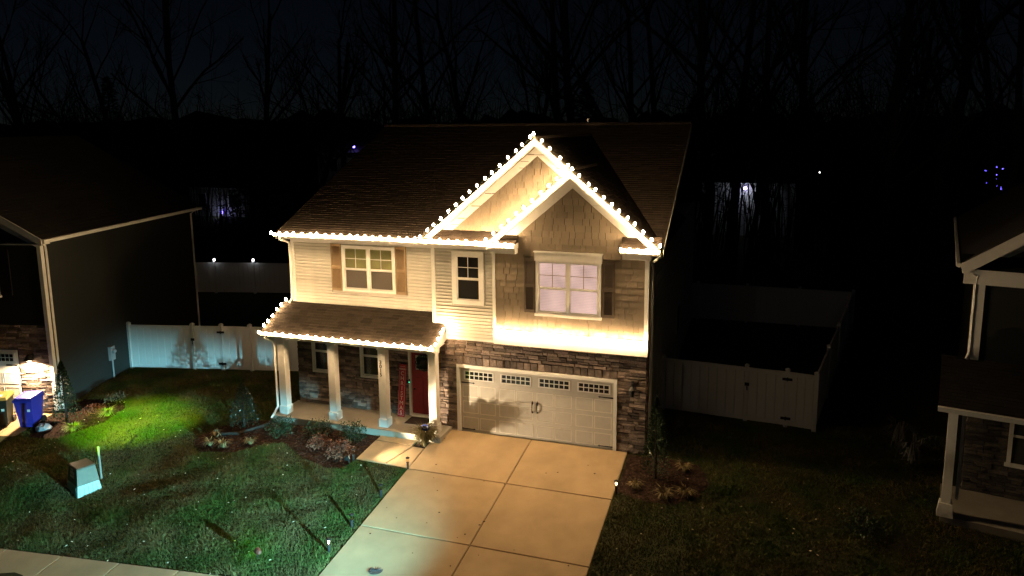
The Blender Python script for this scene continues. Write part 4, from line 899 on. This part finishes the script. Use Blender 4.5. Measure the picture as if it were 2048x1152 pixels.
def nwin(par, x0, x1, z0, z1, y=0.0):
    m2 = MB(); m2.box(x0-.09, x0, y-.05, y+.02, z0-.09, z1+.2); m2.box(x1, x1+.09, y-.05, y+.02, z0-.09, z1+.2); m2.box(x0, x1, y-.05, y+.02, z1, z1+.2); m2.box(x0-.13, x1+.13, y-.07, y+.02, z0-.13, z0-.03); m2.box(x0, x1, y-.04, y+.02, (z0+z1)/2-.03, (z0+z1)/2+.03)
    wo = obj('window', m2, WHITE, par, local=True)
    for a, b in ((z0-.03, (z0+z1)/2-.03), ((z0+z1)/2+.03, z1)):
        m2 = MB(); m2.box(x0, x1, y-.02, y-.012, a, b); obj('pane', m2, mat('night_pane', (.05, .05, .045), .15, spec=.5), wo, local=True)
nwin(NL, -2.9, -1.75, 4.05, 5.55); mb = MB(); mb.box(-1.62, -1.2, -.03, .02, 4.0, 5.6); obj('shutter', mb, BLACK, NL, local=True)
m2 = MB(); m2.box(-6.2, -1.3, -.0, .025, -.3, 2.05); gl = obj('garage_door', m2, WHITE, NL, local=True)
for k in range(5):
    cx = -1.9-k*1.2; m2 = MB(); m2.box(cx-.5, cx+.5, -.02, .0, 1.62, 1.95); gw = obj('garage_window', m2, WHITE, gl, local=True)
    if k > 1: continue
    for j in range(6):
        for i in range(2): p_ = MB(); p_.box(cx-.46+j*.155, cx-.46+j*.155+.12, -.03, -.02, 1.65+i*.14, 1.65+i*.14+.115); obj('pane', p_, mat('dark_pane', (.015, .015, .015), .12), gw, local=True)
for row in range(3):
    for k in range(4): obj('panel', pm, None, gl, Matrix.Translation((-1.62-k*.58, .0, -.02+row*.52)), local=True)
m2 = MB(); m2.box(-1.75, -1.32, -.025, .0, 1.48, 1.53); obj('strap_hinge', m2, BLACK, gl, local=True)
# its lit lamp: hooded fixture over the stone
m2 = MB(); m2.lathe([(.03, .2), (.1, .12), (.17, .0), (.16, -.01), (.08, .02)], (-.72, -.2, 1.78), 12); m2.box(-.76, -.68, -.1, .0, 1.75, 1.95); ln = obj('wall_lamp', m2, BLACK, NL, local=True)
m2 = MB(); m2.lathe([(.02, .02), (.05, -.02), (.055, -.07), (.02, -.11)], (-.72, -.2, 1.79), 10); obj('bulb', m2, emit('coach_bulb', (1, .72, .4), 40), ln, local=True)
Mn = WM[NL]; lp = Mn @ Vector((-.72, -.22, 1.66)); light('wall_lamp_glow', 'SPOT', lp, 1100, (1, .70, .40), NL, .05, target=lp+Vector((0, -.05, -1)), angle=R(165), blend=.25)
m2 = MB(); m2.box(.0, .12, 2.9, 3.15, .75, 1.3); mb_ = obj('meter_box', m2, mat('grey_metal', (.3, .3, .32), .4), NL, local=True); m2 = MB(); m2.lathe([(.08, 0), (.08, .08), (.05, .11)], (0, 0, 0), 10); m2.xf(Matrix.Translation((.12, 3.03, 1.1)) @ Matrix.Rotation(R(90), 4, 'Y')); obj('dial', m2, mat('grey_metal', (.3, .3, .32), .4), mb_, local=True); m2 = MB(); m2.tube([(.06, 3.03, -.3), (.06, 3.03, .76)], .03, 6); obj('conduit', m2, mat('grey_metal', (.3, .3, .32), .4), mb_, local=True)
# its driveway
mb = MB(); mb.add([Mn @ Vector(p) for p in ((-7, -9, -.9), (-1.05, -9, -.9), (-1.05, .1, -.34), (-7, .1, -.34))], [(0, 1, 2, 3)])
nd = obj('neighbour_driveway', mb, MORTAR, kind='structure')
for y0, y1 in ((-2.6, -.02), (-5.4, -2.63), (-8, -5.43)):
    for x0, x1 in ((-3.6, -1.05), (-6.6, -3.62)):
        q = [Mn @ Vector((x, y, 0)) for x, y in ((x0, y0), (x1, y0), (x1, y1), (x0, y1))]; slab('slab', [(p.x, p.y) for p in q], CONC, nd, top=.02)
slab('slab', [tuple((Mn @ Vector((x, y, 0)))[:2]) for x, y in ((-1.03, -1.6), (-.35, -1.6), (-.2, -.02), (-1.03, -.02))], CONC, nd, top=.02)

# right: porch corner at (13.45,-1.2)
NR = thing('house', 'dark house at the right edge with white corner post and stone porch', 'house', (13.45, -1.2, 0), R(-12))
mb = MB(); mb.box(.35, 12, 1.75, 12, -.5, 5.85); obj('wall', mb, GREYSID, NR, local=True)
mb = MB(); mb.box(.34, 12, 1.72, 1.75, 3.55, 5.6); f_ = obj('front_siding', mb, GREYSID, NR, local=True); rowed(f_, 'siding_board', GREYSID, .5, 4.5, 1.72, 3.6, 5.5)
mb = MB(); mb.box(.33, 12, 1.7, 1.76, -.1, 2.9); f_ = obj('stone_veneer', mb, MORTAR, NR, local=True)
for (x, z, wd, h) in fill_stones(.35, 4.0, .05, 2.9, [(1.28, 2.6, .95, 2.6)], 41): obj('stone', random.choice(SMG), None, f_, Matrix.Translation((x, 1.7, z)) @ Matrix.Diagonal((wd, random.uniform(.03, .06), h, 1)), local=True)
nwin(NR, 1.37, 2.5, 1.05, 2.45, 1.68)
mb = MB(); mb.box(-.1, 8, -.12, 1.75, -.4, .05); obj('porch_slab', mb, CONC2, NR, local=True)
mb = MB(); mb.box(-.1, .1, -.1, .1, .05, 2.75); c = obj('porch_column', mb, WHITE, NR, local=True); mb = MB(); mb.hexa([(-.18, -.18, .05), (.18, -.18, .05), (.18, .18, .05), (-.18, .18, .05), (-.14, -.14, .38), (.14, -.14, .38), (.14, .14, .38), (-.14, .14, .38)]); obj('base', mb, WHITE, c, local=True)
mb = MB(); mb.tube([(.22, .0, 2.7), (.22, .0, .5)], .035, 4); obj('downspout', mb, WHITE, NR, local=True)
mb = MB(); mb.box(-.15, 8, -.15, .12, 2.70, 2.92); mb.box(-.15, .12, .12, 1.75, 2.7, 2.92); obj('porch_beam', mb, WHITE, NR, local=True)
mb = MB(); mb.prism([(-.32, -.38, 2.95), (-.32, 1.75, 3.6), (-.32, 1.75, 3.48), (-.32, -.38, 2.86)], (9, 0, 0)); pr2 = obj('porch_roof', mb, ROOFU, NR, local=True); sh = MB(); v = Vector((0, 2.13, .65)); shingled(sh, (-.33, -.38, 2.955), (1, 0, 0), v, 9, v.length); obj('shingle_course', sh, DARKROOF, pr2, kind='stuff', local=True)
mb = MB(); mb.prism([(-.34, -.39, 2.93), (-.34, -.5, 2.93), (-.34, -.48, 2.82), (-.34, -.39, 2.8)], (9, 0, 0)); obj('gutter', mb, WHITE, pr2, local=True)
mb = MB(); mb.box(.3, .48, 1.66, 1.8, 3.5, 5.85); obj('corner_trim', mb, WHITE, NR, local=True); mb = MB(); mb.tube([(-.05, 1.3, 6.12), (.0, 1.35, 6.0), (.27, 1.65, 5.8), (.27, 1.68, 5.6), (.27, 1.68, 3.75), (.22, 1.55, 3.62)], .045, 4); obj('downspout', mb, WHITE, NR, local=True)
mb = MB(); mb.box(.0, 9, 1.64, 1.72, 5.55, 5.88); mb.box(-.05, 9, 1.35, 1.75, 5.86, 5.98); obj('frieze_board', mb, WHITE, NR, local=True)
mb = MB(); mb.prism([(-.08, 1.32, 5.98), (-.08, 1.74, 6.3), (-.08, 1.74, 5.98)], (9, 0, 0)); obj('pent_roof', mb, DARKROOF, NR, local=True)
zr = 6.05+.72*5; mb = MB(); sh = MB()
for xa in (-.1, 9.9):
    a = [Vector((xa, 1.3, 6.08)), Vector((xa, 12, 6.08)), Vector((4.9, 12, zr)), Vector((4.9, 1.3, zr))]; t_ = Vector((0, 0, .1)); mb.hexa([p-t_ for p in a]+a)
rf = obj('roof', mb, DARKROOF, NR, local=True)
mb = MB(); mb.prism([(-.12, 1.28, 6.08), (4.9, 1.28, zr), (4.9, 1.28, zr-.3), (-.0, 1.28, 5.84)], (0, .03, 0)); mb.prism([(.4, 1.71, 6.1), (4.9, 1.71, zr-.55), (4.9, 1.71, zr-.9), (.55, 1.71, 6.05)], (0, .03, 0)); obj('rake_board', mb, WHITE, rf, local=True)
mb = MB(); mb.prism([(.3, 1.73, 5.9), (9.5, 1.73, 5.9), (4.9, 1.73, zr-.2)], (0, .05, 0)); obj('gable_wall', mb, mat('grey_shake', (.12, .11, .10), .8, var=.1, stretch=(8, 1, 1)), NR, local=True)
mb = MB(); mb.tube([(-.14, 1.3, 6.06), (-.14, 11.9, 6.06)], .06, 5); obj('gutter', mb, WHITE, rf, local=True)
m2 = MB(); m2.lathe([(.03, 0), (.12, .05), (.14, .12), (.05, .2)], (0, 0, 0), 9); m2.xf(Matrix.Translation((-.02, 1.9, 2.35)) @ Matrix.Rotation(R(-60), 4, 'Y')); m2.tube([(.34, 1.9, 2.5), (.1, 1.9, 2.55), (-.02, 1.9, 2.45)], .02, 5); obj('side_lamp', m2, mat('grey_metal', (.3, .3, .32), .4), NR, local=True)

# ------------------------------------------------------------------ woods behind
def bare_tree(k, hh=19, lean=0.0, fork=False):
    r = random.Random(100+k); tr = MB(); cr = MB()
    def grow(mb_, p, d, L, rad, lev):
        n = 4 if lev < 2 else 3; pts = [p]; rs_ = [rad]; q = p.copy(); dd = d.copy()
        for i in range(n):
            dd = (dd+Vector((r.gauss(0, .09+.05*lev), r.gauss(0, .09+.05*lev), .04))).normalized(); q = q+dd*L/n; pts.append(q.copy()); rs_.append(rad*(1-.55*(i+1)/n))
        mb_.tube(pts, rs_, 7 if lev == 0 else (5 if lev == 1 else 3), cap=False)
        if lev >= 4: return
        nb = (9, 6, 5, 4)[lev]
        for j in range(nb):
            f = r.uniform(.38 if lev == 0 else .25, 1.0); i = min(n-1, int(f*n)); bp = pts[i].lerp(pts[i+1], f*n-i)
            a = r.uniform(0, 6.28); side_ = dd.orthogonal().normalized(); side_.rotate(Matrix.Rotation(a, 3, dd)); nd_ = (dd*r.uniform(.5, 1.1)+side_*r.uniform(.5, 1.0)+Vector((0, 0, .25))).normalized()
            grow(cr, bp, nd_, L*r.uniform(.32, .55)*(1.15-.4*f), rs_[i]*r.uniform(.35, .6), lev+1)
    d0 = Vector((lean, 0, 1)).normalized(); grow(tr, Vector((0, 0, -.3)), d0, hh, hh*.017, 0)
    if fork: grow(tr, Vector((lean*2, 0, 2.0)), Vector((lean-.35, .1, 1)).normalized(), hh*.8, hh*.012, 0)
    return tr.mesh('trunk', BARK), cr.mesh('crown', BARK)
KINDS = [bare_tree(0), bare_tree(1, 22), bare_tree(2, 17, .18), bare_tree(3, 20, -.25, True), bare_tree(4, 21, .05)]
side_words = ['far left behind the charcoal house', 'left behind the charcoal house roof', 'left of the lit house', 'behind the lit roof ridge', 'behind the right yard fence', 'far right behind the dark house']
TREES = [(-53, 30, 3, 1.0), (-64, 36, 0, 1.1), (-47, 34, 3, .9), (-41, 34, 1, 1.05), (-37.5, 38, 4, 1.0), (-24.5, 28, 2, 1.0), (-30.5, 45, 0, 1.0), (-19, 32, 1, .95), (-18.5, 40, 4, 1.05), (-14, 36, 0, 1.0), (-12.5, 45, 2, 1.1), (-5, 30, 4, 1.0), (-4.2, 34, 1, 1.1), (-1.7, 40, 0, 1.0), (2.2, 36, 3, .9), (5.6, 30, 1, 1.0), (6.9, 36, 4, 1.0), (9.7, 32, 0, 1.05), (12.2, 38, 1, 1.0), (14, 30, 4, 1.0), (17.8, 36, 2, 1.0), (20, 32, 1, 1.1), (24.2, 38, 0, 1.0), (28, 34, 4, 1.1), (31, 42, 1, 1.1), (8.2, 26, 2, .7), (16, 25, 0, .75), (22, 26, 4, .8)]
look = ['upright bare tree', 'tall straight bare tree', 'bare tree leaning right', 'forked bare tree leaning left', 'slender bare tree']
cards = ['nearest', 'second', 'third', 'fourth', 'fifth', 'sixth', 'seventh']
TREES.sort(); 
ORD = ['first', 'second', 'third', 'fourth', 'fifth', 'sixth', 'seventh', 'eighth', 'ninth', 'tenth', 'eleventh', 'twelfth', 'thirteenth', 'fourteenth']
for i, (x, y, k, s) in enumerate(TREES):
    half = i < len(TREES)//2
    lab = '%s, %s tree from the photo\'s %s edge in the dark woods' % (look[k], ORD[i] if half else ORD[len(TREES)-1-i], 'left' if half else 'right')
    t = thing('bare_tree', lab, 'tree', (x, y, 0), 0, 'bare trees of the woods')
    M = Matrix.Rotation((i*1.9 % 6.28) if k in (0, 1, 4) else R(20+(i % 3)*8), 4, 'Z') @ Matrix.Scale(s, 4)
    obj('trunk', KINDS[k][0], None, t, M, local=True); obj('crown', KINDS[k][1], None, t, M, local=True)
def fir(label, x, y, hh, rr, seed):
    r = random.Random(seed); t = thing('evergreen_tree', label, 'tree', (x, y, 0), group='evergreens in the woods'); tr = MB(); tr.tube([(0, 0, -.2), (0, 0, hh)], [.2, .03], 6); obj('trunk', tr, BARK, t, local=True); mb_ = MB()
    for k in range(2600):
        q = r.random()**.8; a = r.uniform(0, 6.28); R_ = rr*(1-q)**.8*(.8+.3*math.sin(3*a+q*20)); f = r.random()**.5; p = Vector((R_*f*math.cos(a), R_*f*math.sin(a), .8+q*(hh-.8)-.25*f*R_)); s_ = r.uniform(.15, .45); u = Vector((math.cos(a), math.sin(a), r.uniform(-.5, .3))); b = Vector((-u.y, u.x, r.gauss(0, .5))).normalized()
        mb_.add([p-b*s_*.4, p+u*s_, p+b*s_*.4], [(0, 1, 2)])
    obj('crown', mb_, LEAFD, t, local=True)
fir('dark pointed evergreen among bare trees behind the charcoal house', -55.5, 40, 15, 4.2, 1)
fir('broad dark evergreen rising behind the lit house ridge', -6.5, 47, 13.5, 5, 2)
fir('dark evergreen standing behind the right part of the lit roof', 3.5, 44, 12, 4.5, 3)
fir('low dark evergreen behind the yard left of the lit house', -33, 33, 8, 3.6, 4)
# a wooded rise far behind, closing the skyline
hx = np.arange(-260, 201, 1.3); hy = np.array([118, 124, 132, 142, 156, 180.]); prof = np.array([0, .55, .85, 1, .9, .2]); HX, HY = np.meshgrid(hx, hy)
HZ = prof[:, None]*(11.0+.5*np.sin(HX*.045+1)+.5*np.sin(HX*.13+.5)+.6*np.sin(HX*.41)+rng.normal(0, 1.3, HX.shape))-.3
hn = len(hx); hm = bpy.data.meshes.new('hills'); hm.from_pydata(np.stack([HX, HY, HZ], -1).reshape(-1, 3).tolist(), [], [(j*hn+i, j*hn+i+1, (j+1)*hn+i+1, (j+1)*hn+i) for j in range(len(hy)-1) for i in range(hn-1)]); hm.materials.append(SOIL); obj('hills', hm, kind='structure')
# undergrowth: a mass of thin saplings and twigs
m2 = MB(); r = random.Random(77)
for k in range(5200):
    if k < 2400: x = r.uniform(-75, 45); y = r.uniform(24, 62); hh = r.uniform(3, 12)*(1.2 if x > 0 else .8)
    else: y = r.uniform(62, 110); x = r.uniform(-150, 75)*(y/100); hh = r.uniform(7, 16+5*math.sin(x*.11)+3*math.sin(x*.31))
    l = Vector((r.gauss(0, .1), r.gauss(0, .1), 1)); b = Vector((x, y, -.1)); m = b+l*hh*.55; tp = m+(l+Vector((r.gauss(0, .3), r.gauss(0, .2), 0)))*hh*.45
    m2.tube([b, m, tp], [(.03+hh*.005)*(1+(k > 2400)*1.6), .03*(1+(k > 2400)*1.5), .012], 3, cap=False)
    for j in range(5):
        f = r.uniform(.3, .95); p = b.lerp(tp, f); m2.tube([p, p+Vector((r.gauss(0, 1), r.gauss(0, .6), r.uniform(.2, 1.2)))*r.uniform(.5, 1.4)*(1+(k > 2400)*.8)], [.02*(1+(k > 2400)*2), .008], 3, cap=False)
o = obj('woodland_undergrowth', m2, BARK, kind='stuff'); o['label'] = 'tangle of thin saplings filling the dark woods behind the houses'; o['category'] = 'undergrowth'

# far houses seen through the trees, each with its own lamp
def far_house(label, x, y, z0, W_, Hh, lamp, lampcol, e, wall_e, rz=0.0):
    t = thing('far_house', label, 'house', (x, y, 0), rz)
    mb_ = MB(); mb_.box(-W_/2, W_/2, 0, 8, -.2, z0+Hh); obj('wall', mb_, mat('far_siding', (.5, .5, .5), .7, var=.1), t, local=True)
    for k in range(int((z0+Hh)/.25)):
        q = MB(); q.prism([(-W_/2, 0, k*.25), (-W_/2, -.05, k*.25), (-W_/2, 0, k*.25+.24)], (W_, 0, 0)); obj('siding_board', q, MATS['far_siding'], t, local=True)
    mb_ = MB(); mb_.prism([(-W_/2-.5, -.5, z0+Hh), (-W_/2-.5, 8.5, z0+Hh), (-W_/2-.5, 4, z0+Hh+2.6)], (W_+1, 0, 0)); obj('roof', mb_, ROOFU, t, local=True)
    for q in (-.28, .22):
        mb_ = MB(); mb_.box(q*W_-.5, q*W_+.5, -.09, 0, z0+.3*Hh, z0+.8*Hh); wn = obj('window', mb_, WHITE, t, local=True); mb_ = MB(); mb_.box(q*W_-.42, q*W_+.42, -.1, -.09, z0+.33*Hh, z0+.77*Hh); obj('pane', mb_, DARKI, wn, local=True)
    lx, lz = lamp; m3 = MB(); m3.lathe([(.05, -.12), (.14, -.06), (.14, .06), (.05, .12)], (lx, -.45, lz), 8); lo = obj('wall_lamp', m3, emit('far_lamp_%s' % label[:6], lampcol, e), t, local=True); m3 = MB(); m3.box(lx-.03, lx+.03, -.4, 0, lz+.1, lz+.15); obj('bracket', m3, BLACK, t, local=True)
    Mx = WM[t]
    if wall_e: light('far_lamp_glow', 'POINT', Mx @ Vector((lx, -.9, lz-.1)), wall_e, (.85, .92, 1), t, .1)
    return t
far_house('pale far house lit by a lamp glimpsed through trees right of the roof', 7.4, 46, .4, 9, 4.2, (.4, 4.15), (.55, .5, 1), 16, 25)
far_house('far house with small blue lamp at the charcoal house gutter end', -47.5, 46, .0, 8, 3.2, (.6, .5), (.15, .1, 1), 14, 14)
far_house('far house high on the slope with a violet lamp left of the lit roof', -31.5, 48, 4.0, 9, 3.0, (.2, 7.6), (.2, .12, 1), 10, 2)
# blue lights glimmering on a far shrub
t = thing('blue_string_lights', 'tiny blue lights glimmering in the trees at the right edge', 'string lights', (26, 45, 0)); r = random.Random(5)
m2 = MB(); m2.lathe([(.03, -.05), (.07, 0), (.03, .05)], (0, 0, 0), 6); bme = m2.mesh('bulb', emit('blue_bulb', (.15, .1, 1), 5)); wp = []
m2 = MB(); m2.tube([(26, 45, 0), (26, 45, 6.4)], [.15, .05], 6); obj('pole', m2, BARK, t)
for k in range(11):
    p = Vector((26+r.uniform(-.6, .7), 45+r.uniform(-.3, .3), 6.1-.16*k+r.uniform(-.1, .1))); wp.append(p); obj('bulb', bme, None, t, Matrix.Translation(p))
m2 = MB(); m2.tube(wp, .012, 4); obj('wire', m2, WIRE, t)
t = thing('distant_lamp', 'single white point of lamplight in the woods right of the roof', 'lamp', (13.6, 45, 0)); m2 = MB(); m2.tube([(13.6, 45, -.1), (13.6, 45, 5.5)], .05, 6); obj('pole', m2, BLACK, t); m2 = MB(); m2.lathe([(.03, -.06), (.08, 0), (.03, .06)], (13.6, 45, 5.6), 8); obj('lamp', m2, emit('distant_white', (1, 1, .95), 4), t)

# ------------------------------------------------------------------ lamps that light the street side
def stake_flood(label, loc, target, energy, col, angle, blend, hh, soft=.06, name='floodlight', bodym=BLACK, squash=1, glow=0):
    x, y = loc; z = H(x, y); t = thing(name, label, 'floodlight', (x, y, z))
    m2 = MB(); m2.tube([(x, y, z-.1), (x, y, z+hh-.08)], .018, 6); obj('stake', m2, BLACK, t)
    c = Vector((x, y, z+hh)); d = (Vector(target)-c).normalized(); q = d.to_track_quat('-Z', 'Y').to_matrix().to_4x4(); Mx = Matrix.Translation(c) @ q
    m2 = MB(); m2.lathe([(.04, .13), (.07, .08), (.08, .0), (.075, -.02), (.07, .0)], (0, 0, 0), 12); obj('housing', m2.xf(Mx), bodym, t)
    m2 = MB(); m2.lathe([(.066, .0), (.066, -.006)], (0, 0, 0), 12); obj('lens', m2.xf(Mx), emit('lens_'+label[:9], col, 1.2), t)
    lb = light('flood_beam', 'SPOT', c+d*.06, energy, col, t, soft, target=target, angle=angle, blend=blend)
    if squash != 1: lb.scale = (1, squash, 1)
    if glow: light('flood_spill', 'POINT', c+d*.15, glow, col, t, .05)
    return t
# low cool beam standing in for unseen car headlights (long shadows of the path lights)
stake_flood('cool white floodlight low beside the driveway end at the street', (5.0, -9.8), (-8.0, -4.5, -.68), 23500, (.30, .87, 1.0), R(82), 1.0, .95, squash=.17)
# green projector on the lawn
stake_flood('small green projector with russet hood staked in the front lawn', (-2.36, -6.98), (-8.0, -4.3, -.5), 60, (.30, 1.0, .06), R(70), .8, .22, .03, 'lawn_projector', mat('russet_plastic', (.10, .03, .02), .5), .5, 6)
# soft white flood in the bed, aimed at the porch and garage
stake_flood('small floodlight staked in the bed beside the walkway', (-2.42, -2.62), (2.6, .0, 1.35), 1700, (1, .76, .48), R(80), .5, .2, .03, squash=.6)
# unseen green floodlight on an added post, aimed at the neighbour's lawn edge
t = thing('floodlight', 'added unseen green floodlight on a post across the street', 'floodlight', (-4, -18, -1)); m2 = MB(); m2.tube([(-4, -18, -1.2), (-4, -18, 4.4)], .05, 8); obj('post', m2, BLACK, t)
m2 = MB(); m2.lathe([(.05, .14), (.10, .08), (.12, .0), (.11, -.02), (.105, 0)], (0, 0, 0), 12); c = Vector((-4, -18, 4.5)); tg = Vector((-10.9, -2.2, -.2)); q_ = (tg-c).to_track_quat('-Z', 'Y').to_matrix().to_4x4(); obj('housing', m2.xf(Matrix.Translation(c) @ q_), BLACK, t)
lb = light('flood_beam', 'SPOT', c+(tg-c).normalized()*.1, 95000, (.44, 1.0, .02), t, .05, target=tg, angle=R(16), blend=1.0); lb.scale = (1, .30, 1)
# street lamp across the street, behind the viewer
t = thing('street_lamp', 'tall street lamp across the street', 'street lamp', (1.5, -27, -1)); m2 = MB(); m2.tube([(1.5, -27, -1.2), (1.5, -27, 7.6), (1.5, -26.4, 8.1), (1.5, -25.6, 8.15)], [.09, .06, .05, .04], 8); obj('pole', m2, BLACK, t)
m2 = MB(); m2.box(1.36, 1.64, -25.9, -25.2, 8.08, 8.2); obj('head', m2, BLACK, t); m2 = MB(); m2.box(1.4, 1.6, -25.8, -25.3, 8.06, 8.075); obj('lens', m2, emit('street_lens', (1, .9, .8), 10), t)
light('street_lamp_glow', 'POINT', (1.5, -25.5, 7.95), 105, (1, .86, .76), t, .15)
